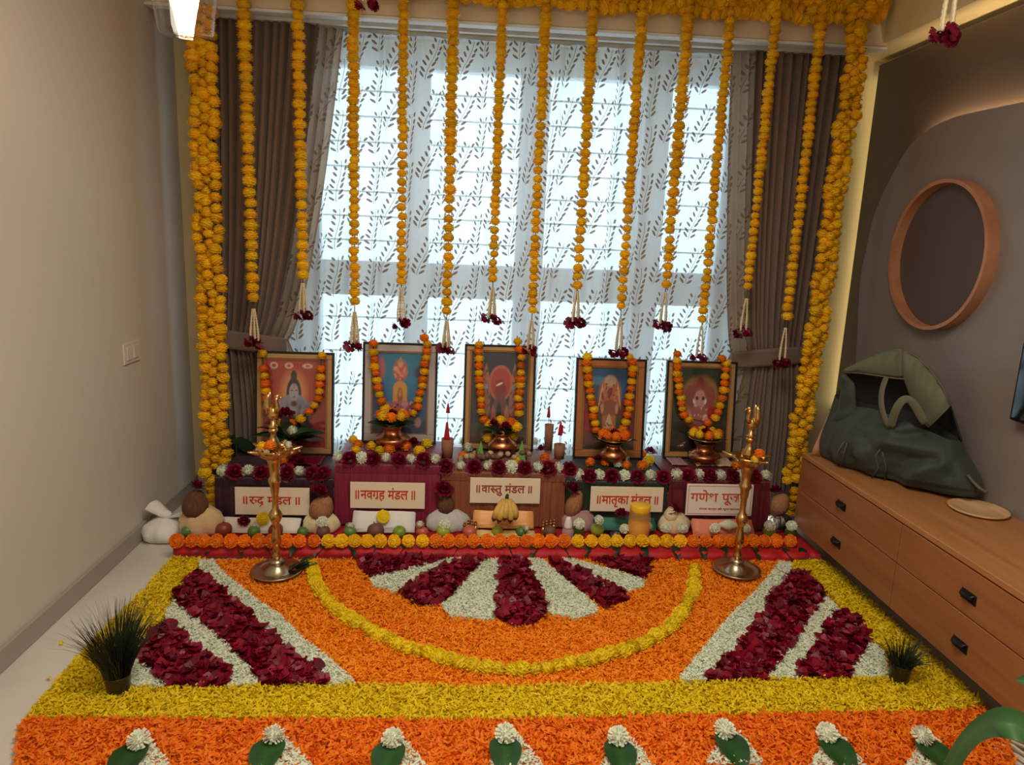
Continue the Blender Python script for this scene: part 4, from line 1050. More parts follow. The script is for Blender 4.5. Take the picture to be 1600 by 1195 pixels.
for i, (lb, cn_, zt, art, mo, mw) in enumerate(pics):
    th, Yb, Yt, zb, h = picture(lb, *cn_, zt, art, mo, mw); PY_.append(Yb)
    g = thing('picture_garland', 'yellow and orange marigold garland draped over the %s picture from the left' % gname[i], 'garland', (th.location.x, Yb - .03, zb + .12), 'garlands on the pictures')
    seq = drapes_[i][0] + drapes_[i][1][::-1]; pts = []
    nl = len(drapes_[i][0]); first = {0: 0, 1: 1, 2: 0, 3: 0, 4: 1}[i]
    for j, (x, y) in enumerate(seq):
        jj = j if j < nl else len(seq) - 1 - j
        p = dp(x, y, Yb); Y = Yb + (p.z - zb) / h * .055 - .036
        p = dp(x, y, Y); pts.append(p)
        put(BEAD['orange' if (jj + first) % 2 else 'yellow'], 'marigold', p, .054 * rnd.uniform(.92, 1.08), g, (rnd.uniform(-.2, .2), rnd.uniform(-.2, .2), rnd.uniform(0, 6)))
    top_l, top_r = pts[0], pts[-1]
    MB().tube([top_l + Vector((0, .06, -.05)), top_l + Vector((0, .045, .02))] + pts + [top_r + Vector((0, .045, .02)), top_r + Vector((0, .06, -.05))], .003, 5).build('thread', M['thread'], g)

# ================================================================= loose flowers on the altar
def flower(kind, loc, size, label, group=None, rot=None):
    if kind in 'YOL':
        c = {'Y': 'yellow', 'O': 'orange', 'L': 'lemon'}[kind]; o = put(BLOOM[c], 'marigold', loc, size, None, rot)
    elif kind == 'W': o = put(MUM, 'white_chrysanthemum', loc, size, None, rot)
    else: o = put(ROSE, 'red_rose', loc, size, None, rot)
    return tag(o, label, 'flower', group)
# the row of marigolds on the mat
row = [('orange', [276, 300, 319, 339, 361, 382, 404, 424, 447, 468, 491], 'first orange run below the Rudra sign'), ('yellow', [513, 534, 554, 574, 594, 616, 638, 660], 'yellow run below the Navagraha sign'),
       ('orange', [681, 701, 720, 740, 761, 781, 802, 822, 841, 861, 882], 'orange run below the Vastu sign'), ('yellow', [903, 924, 945, 964, 984, 1004, 1022, 1042, 1063], 'yellow run below the Matrika sign'),
       ('orange', [1083, 1103, 1124, 1142, 1160, 1178, 1195, 1213, 1235], 'last orange run below the Ganesh sign')]
for c_, xs_, nm in row:
    for i, x in enumerate(xs_):
        p = fl(x, 845, MZ + .031)
        o = put(BLOOM[c_], 'marigold', p, .061 * rnd.uniform(.93, 1.07), None, (rnd.uniform(.7, 1.4), rnd.uniform(-.3, .3), rnd.uniform(-.3, .3)))
        tag(o, '%s marigold from the left on the red mat, %s' % (ORD[i], nm), 'flower', 'marigold row on the red mat')
leafn = {}
for i, x in enumerate((300, 338, 380, 418, 462, 505, 548, 590, 632, 676, 716, 756, 798, 838, 880, 920, 962, 1004, 1050, 1094, 1128, 1172, 1216, 1246)):
    p = fl(x, 850, MZ)
    o = put(LEAFD, 'mango_leaf', Vector((p.x, 2.965, MZ + .004)), 1, None, (-.35, rnd.uniform(-.3, .3), PI + rnd.uniform(-.5, .5)))
    o.scale = (.075, .085, .07)
    sec = 'below the %s sign' % ('Rudra' if x < 500 else 'Navagraha' if x < 670 else 'Vastu' if x < 890 else 'Matrika' if x < 1070 else 'Ganesh')
    leafn[sec] = leafn.get(sec, -1) + 1
    tag(o, ORD[leafn[sec]] + ' leaf tip from the left over the red mat edge, ' + sec, 'leaf', 'leaf tips ' + sec)
# white and maroon flowers along the front edges of the tables
edges = {'purple': [('W', 348.6), ('M', 367), ('W', 388), ('M', 409), ('W', 433), ('M', 450), ('W', 467), ('M', 489), ('M', 506)],
         'magenta': [('W', 529), ('M', 547), ('W', 565.5), ('M', 583.6), ('W', 602), ('M', 623), ('W', 643), ('M', 662), ('W', 679)],
         'copper': [('M', 696), ('W', 719), ('M', 741), ('W', 761), ('M', 779), ('W', 799), ('M', 820), ('W', 841), ('M', 857), ('W', 872), ('M', 890)],
         'green': [('W', 905), ('M', 921), ('W', 936), ('M', 956), ('W', 976), ('M', 996), ('W', 1017), ('M', 1037)],
         'maroon': [('W', 1058), ('M', 1075), ('W', 1092), ('M', 1108), ('W', 1126), ('M', 1145), ('W', 1159), ('M', 1178), ('W', 1197)]}
cname = {k: n for k, _, _, _, n in tables}
for key, lst in edges.items():
    cnt = {'W': 0, 'M': 0}
    for kd, x in lst:
        zt = TT[key]; q = dp(x, {'purple': 736, 'magenta': 718, 'copper': 725, 'green': 738, 'maroon': 741}[key], TY0 + .022)
        if kd == 'W': p = (q.x, TY0 + .024, zt + .020); sz = .064
        else: p = (q.x, TY0 + .018, zt + .014); sz = .076
        i = cnt[kd]; cnt[kd] += 1
        flower(kd, p, sz * rnd.uniform(.94, 1.08), '%s %s from the left on the %s table\'s front edge' % (ORD[i], 'white chrysanthemum' if kd == 'W' else 'maroon rose', cname[key]), 'flowers along the table edges',
               (rnd.uniform(.6, 1.2), rnd.uniform(-.3, .3), rnd.uniform(-3, 3) if kd == 'W' else rnd.uniform(-.3, .3)))
# loose flowers on the table tops
def on_top(key, lst, zoff=.024):
    for kd, x, y, lb in lst:
        p = fl(x, y, TT[key] + zoff)
        p.y = max(p.y, TY0 + .055)
        flower(kd, p, .056 * rnd.uniform(.92, 1.1), lb, 'loose flowers on the table tops')
on_top('magenta', [('Y', 552, 687, 'yellow marigold at the back left corner of the magenta table'), ('O', 559, 694, 'orange marigold by the back left corner of the magenta table'), ('Y', 556, 704, 'yellow marigold at the left end of the magenta table top'),
                   ('Y', 580, 697, 'plump yellow marigold just left of the copper pot on the magenta table'), ('L', 593, 704, 'pale yellow marigold before the copper pot on the magenta table'), ('O', 608, 702, 'orange marigold before the copper pot on the magenta table'),
                   ('O', 634, 697, 'orange marigold right of the copper pot on the magenta table'), ('M', 646, 692, 'maroon rose behind the yellow blooms on the magenta table'), ('L', 661, 685, 'topmost yellow marigold at the right of the magenta table'),
                   ('L', 667, 693, 'yellow marigold at the right edge of the magenta table'), ('Y', 655, 704, 'yellow marigold at the right front of the magenta table')])
on_top('copper', [('O', 723, 713, 'orange marigold at the left front of the copper brown table top'), ('O', 851, 715, 'orange marigold at the right front of the copper brown table top'), ('Y', 806, 719, 'yellow marigold behind the roses of the copper brown table'),
                  ('W', 724, 690, 'white bloom at the left back of the copper brown table'), ('W', 731, 699, 'white bloom left of the green leaf packet'), ('W', 836, 690, 'white bloom at the right back of the copper brown table'), ('M', 846, 703, 'maroon rose right of the green leaf packet')])
on_top('green', [('O', 903, 706, 'orange marigold at the back left corner of the green table'), ('M', 918, 704, 'dark maroon rose at the back left of the green table'), ('O', 922, 722, 'orange marigold at the left front of the green table top'),
                 ('M', 934, 718, 'maroon rose left of the copper pot on the green table'), ('O', 947, 721, 'orange marigold before the copper pot on the green table'), ('W', 966, 724, 'white bloom before the copper pot on the green table'),
                 ('W', 976, 717, 'white bloom right of the copper pot on the green table'), ('O', 979, 727, 'orange marigold right of the copper pot on the green table'), ('O', 1003, 710, 'orange marigold at the back right of the green table'),
                 ('O', 1004, 727, 'orange marigold at the right front of the green table top'), ('L', 1014, 719, 'lemon yellow marigold at the right end of the green table'), ('M', 1016, 706, 'dark maroon rose at the back right corner of the green table')])
on_top('maroon', [('O', 1047, 704, 'orange marigold at the back left corner of the maroon table'), ('O', 1151, 726, 'orange marigold on the maroon table beside the right lamp'), ('M', 1176, 722, 'maroon rose at the right end of the maroon table top')])
on_top('purple', [('O', 441, 719, 'orange marigold on the purple table behind the left lamp'), ('M', 470, 722, 'maroon rose at the middle of the purple table top'), ('M', 430, 724, 'maroon rose behind the left lamp stem on the purple table')])
for (x, y, key, lb, s_, a) in ((393, 710, 'purple', 'big dark leaf lying at the left of the purple table', (.22, .22), .9), (1121, 728, 'maroon', 'green leaf on the maroon table behind the white flowers', (.12, .12), 1.3)):
    p = fl(x, y, TT[key] + .012); o = put(LEAFD if key == 'purple' else LEAF, 'loose_leaf', p, 1, None, (.35, .2, a)); o.scale = (s_[0], s_[1], .1); tag(o, lb, 'leaf')
for (c0, c1, key, mt, lb) in (((1040, 716), (1075, 728), 'maroon', 'cloth_pink', 'pink cloth fold on the left of the maroon table top'), ((1072, 712), (1150, 730), 'maroon', 'cloth_beige', 'beige brocade cloth spread on the maroon table top'), ((450, 712), (500, 728), 'purple', 'rose', 'maroon cloth spread on the purple table top')):
    a = fl(*c0, TT[key] + .005); b = fl(*c1, TT[key] + .005); P = []
    y0 = max(b.y, TY0 + .06); y1 = max(a.y, y0 + .12)
    for i in range(9):
        P.append([(a.x + (b.x - a.x) * k / 12, y0 + (y1 - y0) * i / 8, TT[key] + .007 + .006 * abs(math.sin(k * 1.3 + i * .9))) for k in range(13)])
    tag(solid(MB().grid(P).build('cloth_piece', M[mt], smooth=True), .003), lb, 'cloth')

# ---------------------------------------------------------------- copper pots with leaves and flowers
LOTA = [(.0, 0), (.030, 0), (.034, .006), (.050, .018), (.066, .036), (.073, .055), (.070, .072), (.056, .088), (.042, .098), (.037, .106), (.040, .116), (.047, .122), (.044, .122), (.036, .112), (.033, .1), (0, .09)]
LOTA2 = [(.0, 0), (.034, 0), (.036, .006), (.064, .024), (.084, .046), (.086, .058), (.080, .066), (.060, .078), (.046, .088), (.042, .104), (.050, .118), (.058, .124), (.054, .124), (.040, .108), (.038, .09), (0, .08)]
def pot(label, x, ybase, key, mt, prof, s_, plate=False, seed=0, leaves=5, zlift=0.0):
    zt = TT[key]; p = fl(x, ybase, zt); p.y = min(max(p.y, TY0 + .10), 3.40); p.x = dp(x, ybase, p.y).x
    th = thing('copper_pot', label, 'pot', (p.x, p.y, zt), 'copper pots on the tables')
    MB().lathe([(r_ * s_, z * s_) for r_, z in prof], 36, (p.x, p.y, zt), fn=(lambda a, z: 1 + .018 * abs(math.sin(a * 9)) * (1 if z < .08 * s_ else 0))).build('body', mt, th, True)
    top = zt + prof[-4][1] * s_
    r = random.Random(seed)
    for j in range(leaves):
        a = 2 * PI * j / leaves + r.uniform(-.3, .3)
        o = put(LEAF if j % 2 else LEAFD, 'leaf', (p.x + .025 * math.cos(a), p.y + .025 * math.sin(a), top - .006), 1, th, (.35, r.uniform(-.4, .4), a - PI / 2)); o.scale = (.10, .10, .10)
    if plate: MB().lathe([(0, 0), (.05, .0), (.085, .014), (.088, .018), (.06, .010), (0, .006)], 32, (p.x, p.y, top + .012)).build('dish', M['brass'], th, True)
    return p, top
def ringflowers(p, z, rad, seq, label, n=None, centre=None):
    n = n or len(seq); cnt = {}
    for j, kd in enumerate(seq):
        a = -PI / 2 + 2 * PI * j / n
        nm = {'Y': 'yellow', 'O': 'orange', 'L': 'lemon yellow', 'M': 'maroon'}[kd]
        pos = 'front' if abs(math.cos(a)) < .45 and math.sin(a) < 0 else 'back' if abs(math.cos(a)) < .45 else ('right' if math.cos(a) > 0 else 'left') + (' front' if math.sin(a) < -.3 else ' back' if math.sin(a) > .3 else '')
        flower(kd, (p.x + rad * math.cos(a), p.y + rad * .8 * math.sin(a), z), .054, '%s bloom at the %s of the ring on %s' % (nm, pos, label), 'flower ring on ' + label, (rnd.uniform(-.3, .5), rnd.uniform(-.3, .3), rnd.uniform(0, 6)))
    if centre: flower(centre, (p.x, p.y, z), .06, '%s in the centre of the ring on %s' % ('maroon rose' if centre == 'M' else 'orange bloom', label))
p, t_ = pot('wide copper pot with ribbed belly on the magenta table', 613, 693, 'magenta', M['copper'], LOTA2, .98, seed=1, leaves=7)
ringflowers(p, t_ + .052, .062, 'OYOYOYOY', 'the magenta table pot', centre='M')
p, t_ = pot('bright copper pot with roses on the copper brown table', 784, 705, 'copper', M['copper'], LOTA, 1.02, seed=2, leaves=6)
for dx, dy, dz, kd, lb in ((-.045, 0, .042, 'M', 'left maroon rose on the middle copper pot'), (.012, -.04, .038, 'M', 'front maroon rose on the middle copper pot'), (.04, .01, .05, 'O', 'orange marigold on the middle copper pot'), (.068, -.01, .032, 'Y', 'yellow marigold at the right of the middle copper pot'), (-.01, .04, .05, 'Y', 'yellow marigold behind the roses of the middle copper pot'),
                            (-.068, .02, -.035, 'Y', 'yellow marigold hanging left of the middle copper pot'), (.05, .02, -.03, 'Y', 'yellow marigold hanging right of the middle copper pot')):
    flower(kd, (p.x + dx, p.y + dy, t_ + dz), .06, lb)
p, t_ = pot('copper pot under a dish of orange blooms on the green table', 957, 722, 'green', M['copper'], LOTA, .95, True, 3, 5)
ringflowers(p, t_ + .046, .058, 'OOOOOOOO', 'the green table pot', centre='M')
p, t_ = pot('low copper pot under a dish of flowers on the maroon table', 1099, 717, 'maroon', M['copper'], LOTA2, .95, True, 4, 3)
ringflowers(p, t_ + .050, .064, 'OYOYYOYL', 'the maroon table pot', centre='M')
p, t_ = pot('copper pot hidden under dark leaves on the purple table', 452, 718, 'purple', M['copper'], LOTA, .85, False, 5, 4)
th = thing('leaf_bunch', 'spray of dark green leaves before the red picture', 'leaves', (p.x, p.y, t_))
for j in range(13):
    a = -.2 + j * (PI + .4) / 12 + rnd.uniform(-.15, .15)
    o = put(LEAFD if j % 3 else LEAF, 'leaf', (p.x + .02 * math.cos(a), p.y - .02 + .01 * (j % 3), t_ + .008 + .008 * (j % 4)), 1, th, (rnd.uniform(-.05, .65), rnd.uniform(-.5, .5), a - PI / 2 + (PI if False else 0)))
    o.scale = (.115, .165, .12)
flower('M', dp(446, 649, p.y - .03), .085, 'large maroon rose on the leaf spray before the red picture')
flower('W', dp(457, 672, p.y - .045), .052, 'white bloom on the leaf spray before the red picture')

# ---------------------------------------------------------------- flags in brown cups
def flagcup(label, x, y, ww, hh, zt, flags, key):
    b = fl(x, y + hh / 2, zt); b.y = min(max(b.y, TY0 + .05), 3.54); b = Vector((dp(x, y, b.y).x, b.y, zt)); px = b.y / FPX
    base = dp(x, y + hh / 2, b.y).z
    th = thing('flag_cup', label, 'cup', (b.x, b.y, zt))
    h = max(.05, (dp(x, y - hh / 2, b.y).z - zt)); r_ = ww * px / 2
    MB().lathe([(0, 0), (r_ * .86, 0), (r_, h), (r_ * .93, h), (r_ * .8, .01), (0, .01)], 24, b).build('cup', M['cup'], th, True)
    for fx, f0, f1, fw in flags:
        q = dp(fx, f1, b.y); t1 = dp(fx, f0, b.y)
        MB().tube([(b.x + (q.x - b.x) * .3, b.y, zt + .012), (q.x, b.y, t1.z)], .0016, 5).build('stick', M['cup'], th)
        P = []; hgt = t1.z - q.z; wd = fw * px
        for i in range(6):
            v = i / 5; wv = wd * (1 - .72 * v) if hgt < .12 else wd * (.45 + .75 * v) if v < .9 else wd * .9
            P.append([(q.x - wv / 2 + wv * k / 5, b.y - .004 + .006 * math.sin(k * 1.7 + v * 4), q.z + hgt * v) for k in range(6)])
        solid(MB().grid(P).build('flag', M['flag'], th, True), .0012)
flagcup('brown cup with two red flags on the left of the copper brown table', 699, 700, 20, 30, TT['copper'], [(698, 659, 690, 11), (700, 630, 645, 7)], 'copper')
flagcup('brown cup with one small red flag behind the copper brown table\'s right end', 858, 673, 15, 20, TT['copper'], [(857, 634, 652, 6)], 'copper')
flagcup('brown cup with a red flag at the right front of the copper brown table', 874, 705, 19, 22, TT['copper'], [(875, 658, 680, 8), (878, 664, 676, 4)], 'copper')
# small offerings on the copper brown table
for x, lb in ((750, 'green folded leaf packet left of the bright copper pot'), (814, 'green folded leaf packet right of the bright copper pot')):
    q = dp(x, 703, 3.275); hp = dp(x, 688, 3.28).z; P = []
    th = MB(); th.add([(q.x - .028, q.y - .012, TT['copper'] + .002), (q.x + .028, q.y - .016, TT['copper'] + .002), (q.x + .024, q.y + .02, TT['copper'] + .002), (q.x - .024, q.y + .02, TT['copper'] + .002), (q.x + .004, q.y + .006, hp)], [(0, 1, 4), (1, 2, 4), (2, 3, 4), (3, 0, 4), (3, 2, 1, 0)])
    tag(th.build('leaf_packet', mat('packet_green', lin(92, 160, 60), .5)), lb, 'packet')
nutm = [MB().ball((0, 0, .5), .5, (1, .85, .8), 9, 7, .5, lambda d: 1 + .08 * math.sin(d.x * 7 + d.z * 5)).mesh('areca_nut', M[k], True) for k in ('nut', 'nutlight')]
for i in range(34):
    kx = rnd.uniform(.07, .42); ky = rnd.uniform(.07, .25); k = i % 2; zz = 0.0
    if i >= 16: ky = rnd.uniform(.055, .13); zz = .024 if i < 26 else .040
    if i >= 26: ky = rnd.uniform(.07, .11)
    x = -.084 + kx
    if abs(x - .19) < .085 and ky > .08: ky = .05 + .025 * rnd.random()
    o = link('areca_nut', nutm[k], None, (x, TY0 + .035 + ky, TT['copper'] + .001 + zz), (rnd.uniform(-.3, .3), 0, rnd.uniform(0, 6)), tuple([rnd.uniform(.030, .044)] * 3))
    tag(o, 'brown areca nut scattered on the copper brown table top' if k == 0 else 'pale root piece scattered on the copper brown table top', 'nut' if k == 0 else 'root', 'brown nuts on the copper brown table' if k == 0 else 'pale root pieces on the copper brown table')

# ---------------------------------------------------------------- coconuts on cloth bundles
def bundle(label, cx, cy, wpx, hpx, material, coco_mat, coc, rose_, tilt=0, Y=3.05, lobes=2, coclabel='', roselabel='', kind='cloth_bundle', cr=1.0):
    b = fl(cx, cy + hpx / 2, MZ); b = Vector((b.x, b.y + .03, MZ)); s_ = b.y / FPX; R_ = wpx * s_ / 2; H = hpx * s_ * 1.02
    r = random.Random(int(cx))
    def fn(a, z): return 1 + .10 * math.cos(lobes * a) * (z / H) + .05 * math.sin(7 * a + z * 40) + .03 * math.sin(13 * a - z * 60)
    prof = [(0, 0), (R_ * .86, .0), (R_ * .98, H * .12), (R_, H * .3), (R_ * .93, H * .52), (R_ * .78, H * .72), (R_ * .55, H * .88), (R_ * .40, H * .98), (R_ * .25, H * .96), (0, H * .86)]
    o = MB().lathe(prof, 48, b, fn=fn)
    o.v = [(x, b.y + (y - b.y) * .72, z) for x, y, z in o.v]
    tag(o.build(kind, material, smooth=True), label, 'bundle')
    q = dp(coc[0], coc[1], b.y - .01); rc = coc[2] * s_
    def cf(d): return 1 + (.22 * max(0, abs(d.z) - .72) / .28) + .02 * math.sin(9 * math.atan2(d.y, d.x))
    c_ = MB().ball((0, 0, 0), rc, (1, 1, 1.12 * cr), 22, 16, .5, cf)
    th = link('coconut', c_.mesh('coconut', coco_mat, True), None, q, (tilt * .5, tilt, 0)); tag(th, coclabel, 'coconut')
    flower('M', dp(rose_[0], rose_[1], b.y - .015), rose_[2] * 2 * s_, roselabel, None, (.5, rnd.uniform(-.2, .2), rnd.uniform(0, 6)))
bundle('beige cloth bundle under the brown coconut at the left end of the mat', 313, 813, 70, 42, M['cloth_beige'], M['coco'], (305, 790, 20), (307, 762, 13), .2, coclabel='dark brown coconut at the left end of the mat', roselabel='maroon rose on the leftmost coconut')
bundle('cream cloth bundle under the tan coconut right of the Rudra sign', 500, 816, 58, 32, M['cloth_cream'], M['coco_tan'], (502, 795, 19), (498, 769, 14), .5, coclabel='tan husked coconut right of the Rudra sign', roselabel='maroon rose on the tan coconut right of the Rudra sign')
bundle('grey white two lobed cloth bundle right of the Navagraha sign', 699, 812, 72, 34, M['cloth_grey'], M['coco'], (697, 789, 14), (693, 765, 15), 0, coclabel='brown coconut on the grey white bundle', roselabel='magenta maroon rose on the grey white bundle\'s coconut')
bundle('dusky pink cloth bundle left of the Matrika sign', 905, 812, 62, 34, M['cloth_pink'], M['coco_tan'], (896, 790, 14), (892, 764, 15), .3, coclabel='tan pointed coconut left of the Matrika sign', roselabel='maroon rose on the coconut left of the Matrika sign', cr=1.5)
bundle('crumpled silver foil bowl at the right end of the mat', 1212, 814, 62, 30, M['silver'], M['coco_tan'], (1216, 789, 17), (1212, 768, 12), .4, coclabel='reddish coconut in the silver foil bowl', roselabel='maroon rose on the coconut in the foil bowl', kind='foil_bowl')
bundle('cream flower covered bundle right of the yellow jar', 1054, 816, 54, 34, M['cloth_cream'], M['cloth_cream'], (1048, 806, 12), (1055, 799, 13), 0, coclabel='small cream knot on the bundle right of the yellow jar', roselabel='maroon rose on the cream bundle right of the yellow jar')
# white knotted pouch on the floor at the left
b = fl(252, 848, 0); b.y += .06
th = thing('white_pouch', 'white knotted cloth pouch on the floor against the left wall', 'pouch', (b.x, b.y, 0))
o = MB().lathe([(0, 0), (.075, 0), (.098, .02), (.100, .045), (.085, .072), (.05, .09), (.026, .10), (0, .10)], 40, b, fn=lambda a, z: 1 + .06 * math.sin(5 * a + z * 30) + .03 * math.sin(11 * a)); o.build('body', M['cloth_white'], th, True)
for sx_, l_, hh in ((-1, .065, .085), (1, .085, .055)):
    P = []
    for i in range(6):
        v = i / 5; P.append([(b.x + sx_ * (.005 + l_ * v) + .012 * k, b.y + .022 * (k - 1.5) * (.4 + v), .098 + hh * v - .02 * abs(k - 1.5) * v) for k in range(4)])
    solid(MB().grid(P).build('knot_end', M['cloth_white'], th, True), .006)
MB().ball((b.x, b.y, .112), .024, (1.2, 1, .8), 12, 8).build('knot', M['cloth_white'], th, True)

# ---------------------------------------------------------------- fruit, nuts and white blooms behind the marigold row
fruitm = {}
def fruit(kind, x, y, rpx, label, cat='fruit'):
    p = fl(x, y + rpx * .8, MZ); p.y = max(p.y, 3.03); q = dp(x, y, p.y); r_ = rpx * p.y / FPX
    if kind not in fruitm:
        def ff(d): return 1 - .10 * max(0, d.z - .8) * 4 + .06 * max(0, -d.z - .9) * 5 + .015 * math.sin(5 * math.atan2(d.y, d.x))
        me = MB().ball((0, 0, 0), 1, (1, 1, .94), 18, 14, .5, ff)
        me.tube([(0, 0, .86), (.03, .0, .98), (.09, 0, 1.06)], .06, 6); fruitm[kind] = me.mesh('fruit', M[kind], True)
    o = link({'lime': 'lime', 'lime_green': 'green_lime', 'nut': 'round_nut'}.get(kind, 'fruit'), fruitm[kind], None, (q.x, p.y, max(q.z, MZ + r_ * .9)), (rnd.uniform(-.5, .5), rnd.uniform(-.5, .5), rnd.uniform(0, 6)), (r_, r_, r_))
    tag(o, label, cat)
for a in (('lime_green', 293, 832, 9.5, 'green lime before the leftmost cloth bundle'), ('fruit_red', 350, 828, 13, 'dull red fruit before the white paper on the left'), ('lime_green', 397, 832, 10, 'green lime left of the left lamp stem'), ('fruit_red', 431, 828, 12, 'dull red fruit behind the left lamp stem'),
          ('lime_green', 473, 831, 9, 'small green lime before the cream bundle'), ('nut', 505, 831, 11, 'dark round nut before the cream bundle'), ('lime_green', 547, 832, 11, 'green lime under a white bloom before the white folded cloth'), ('nut', 587, 830, 14, 'large brown nut before the white folded cloth'),
          ('lime', 624, 831, 11, 'yellow green lime before the white folded cloth\'s right half'), ('fruit_pink', 660, 831, 10, 'pink fruit right of the white folded cloth'), ('lime', 693, 830, 12, 'yellow lime before the grey white bundle'), ('fruit_pink', 734, 831, 12, 'rosy fruit left of the orange satin cloth'),
          ('lime', 777, 830, 10, 'yellow lime below the bananas'), ('lime_green', 814, 831, 9.5, 'green lime right of the bananas'), ('nut', 859, 830, 11, 'brown nut right of the orange satin cloth'), ('lime_green', 903, 828, 11, 'green guava before the dusky pink bundle'), ('lime', 933, 827, 12, 'yellow green guava left of the steel cup'),
          ('lime', 1202, 831, 11, 'yellow lime under a white bloom before the foil bowl'), ('lime_green', 1236, 831, 10, 'green lime at the far right end of the marigold row')): fruit(*a)
for x, y, s_, lb in ((397, 823, .045, 'white bloom on the lime left of the left lamp stem'), (504, 815, .055, 'white chrysanthemum on the cream bundle'), (547, 823, .048, 'white bloom on the lime before the white folded cloth'), (656, 820, .045, 'white bloom right of the white folded cloth'), (695, 819, .05, 'white bloom on the lime before the grey white bundle'),
                     (823, 826, .035, 'small white bloom right of the bananas'), (905, 818, .055, 'white bloom on the guava before the dusky pink bundle'), (936, 812, .048, 'white bud on the yellow green guava'), (976, 826, .050, 'white bloom left of the yellow jar\'s foot'), (1012, 823, .055, 'white bloom at the foot of the yellow jar'),
                     (1040, 824, .05, 'white bloom on the left of the cream bundle by the yellow jar'), (1067, 825, .052, 'white bloom on the right of the cream bundle by the yellow jar'), (1117, 825, .052, 'white bloom on the coral cloth'), (1166, 825, .045, 'white bloom right of the right lamp stem'), (1203, 821, .055, 'white bloom before the foil bowl'), (1237, 821, .052, 'white bloom at the far right of the mat')):
    Y = 3.035; p = dp(x, y, Y); p.z = max(p.z, MZ + s_ * .36)
    flower('W', p, s_, lb, None, (.7, 0, rnd.uniform(0, 6)))
# ---------------------------------------------------------------- folded cloths
def folded(name, label, q0, q1, y_front, y_back, z0, z1, th_, material, cat='cloth', n=3):
    """a folded cloth sloping up from the front edge: q0..q1 are the photo's ends"""
    a = dp(q0, 820, y_front); b = dp(q1, 820, y_front); root = thing(name, label, cat, ((a.x + b.x) / 2, y_front, MZ))
    for j in range(n):
        P = []; o = th_ * j
        for i in range(8):
            v = i / 7; y = y_front + .004 * j + (y_back - y_front - .008 * j) * v; z = z0 + (z1 - z0) * v + o + .003 * math.sin(v * 5)
            P.append([(a.x + .002 * j + (b.x - a.x - .004 * j) * k / 8, y, z + .0015 * math.sin(k * 1.1 + j)) for k in range(9)])
        solid(MB().grid(P).build('fold', material, root, True), -th_ * .86)
    return root
folded('folded_cloth', 'white folded cloth leaning below the Navagraha sign', 549, 648, 3.06, 3.118, MZ + .012, .142, .006, M['cloth_white'])
q = dp(599, 808, 3.075); o = flower('L', q + Vector((0, -.005, .006)), .05, 'flattened yellow bloom on the white folded cloth', None, (1.1, 0, 0)); o.scale = (.062, .062, .02)
folded('folded_paper', 'white folded paper below the Rudra sign', 332, 466, 3.05, 3.118, MZ + .006, .108, .005, M['paper'], 'paper', 2)
flower('M', dp(381, 814, 3.075), .05, 'small bright red rose on the white paper below the Rudra sign', None, (.6, .3, 0)); flower('L', dp(411, 810, 3.075), .06, 'yellow marigold on the white paper beside the left lamp', None, (.7, 0, 0))
folded('folded_satin', 'orange satin folded cloth behind the bananas', 739, 834, 3.075, 3.12, .088, .150, .007, M['sat_orange'])
folded('folded_satin', 'yellow satin cloth lying in front of the orange satin', 743, 837, 3.035, 3.07, MZ + .006, .080, .005, M['sat_yellow'], n=2)
folded('folded_cloth', 'green folded cloth below the Matrika sign', 929, 1026, 3.07, 3.116, MZ + .03, .128, .006, M['green_cloth'])
folded('folded_cloth', 'coral folded cloth below the Ganesh puja sign', 1085, 1182, 3.05, 3.108, MZ + .014, .128, .006, M['coral_cloth'])
p = fl(990, 836, MZ); tag(MB().box((p.x - .03, 3.01, MZ), (p.x + .028, 3.05, MZ + .022), .006, 2).build('plastic_packet', M['blue']), 'small blue plastic packet before the yellow jar', 'packet')
p = fl(956, 833, MZ); tag(MB().lathe([(0, 0), (.014, 0), (.022, .012), (.026, .03), (.023, .03), (.018, .012), (0, .006)], 24, (p.x, 3.04, MZ)).build('steel_cup', M['steel'], smooth=True), 'tiny shiny steel cup behind the yellow marigolds', 'cup')
p = dp(971, 803, 3.06); flower('M', p, .06, 'dark maroon bud on the green folded cloth', None, (.2, 0, 0))
q = dp(1140, 820, 3.055)
tag(MB().lathe([(0, -.055), (.010, -.045), (.024, -.015), (.026, .0), (.018, .012), (.020, .018), (.010, .03), (.011, .034), (0, .046)], 20, (0, 0, 0)).build('conch', M['white'], smooth=True, local=True), 'white conch shell on the coral cloth left of the right lamp stem', 'shell')
o = C.objects['conch']; o.location = q; o.rotation_euler = (.2, PI / 2, .15)
for x, lb in ((734, 'small cluster of brass idols left of the orange satin'), (853, 'small cluster of brass idols right of the orange satin')):
    Y = 3.06; b = fl(x, 826, MZ); th = thing('brass_idols', lb, 'idols', (b.x, Y, MZ))
    for j in range(4):
        s_ = .016; c_ = Vector((b.x + (j - 1.5) * .017, Y + .012 * (j % 2), MZ)); z = rnd.uniform(.060, .078)
        mb = MB().lathe([(0, 0), (s_ * .8, 0), (s_ * .9, .012), (s_ * .55, .018), (s_ * .8, .034), (s_ * .45, z - .024), (s_ * .3, z - .018)], 14, c_); mb.ball(c_ + Vector((0, 0, z - .010)), .0085, (1, 1, 1.1), 10, 8); mb.lathe([(.007, z - .004), (.003, z + .006), (0, z + .010)], 10, c_)
        mb.build('figure', M['brass'], th, True)
b = fl(881, 826, MZ)
th = thing('small_bottle', 'small bottle with a white conical cap left of the pink bundle', 'bottle', (b.x, 3.035, MZ))
MB().lathe([(0, 0), (.024, 0), (.027, .006), (.027, .046), (.018, .055), (0, .055)], 24, (b.x, 3.035, MZ)).build('body', M['cloth_pink'], th, True)
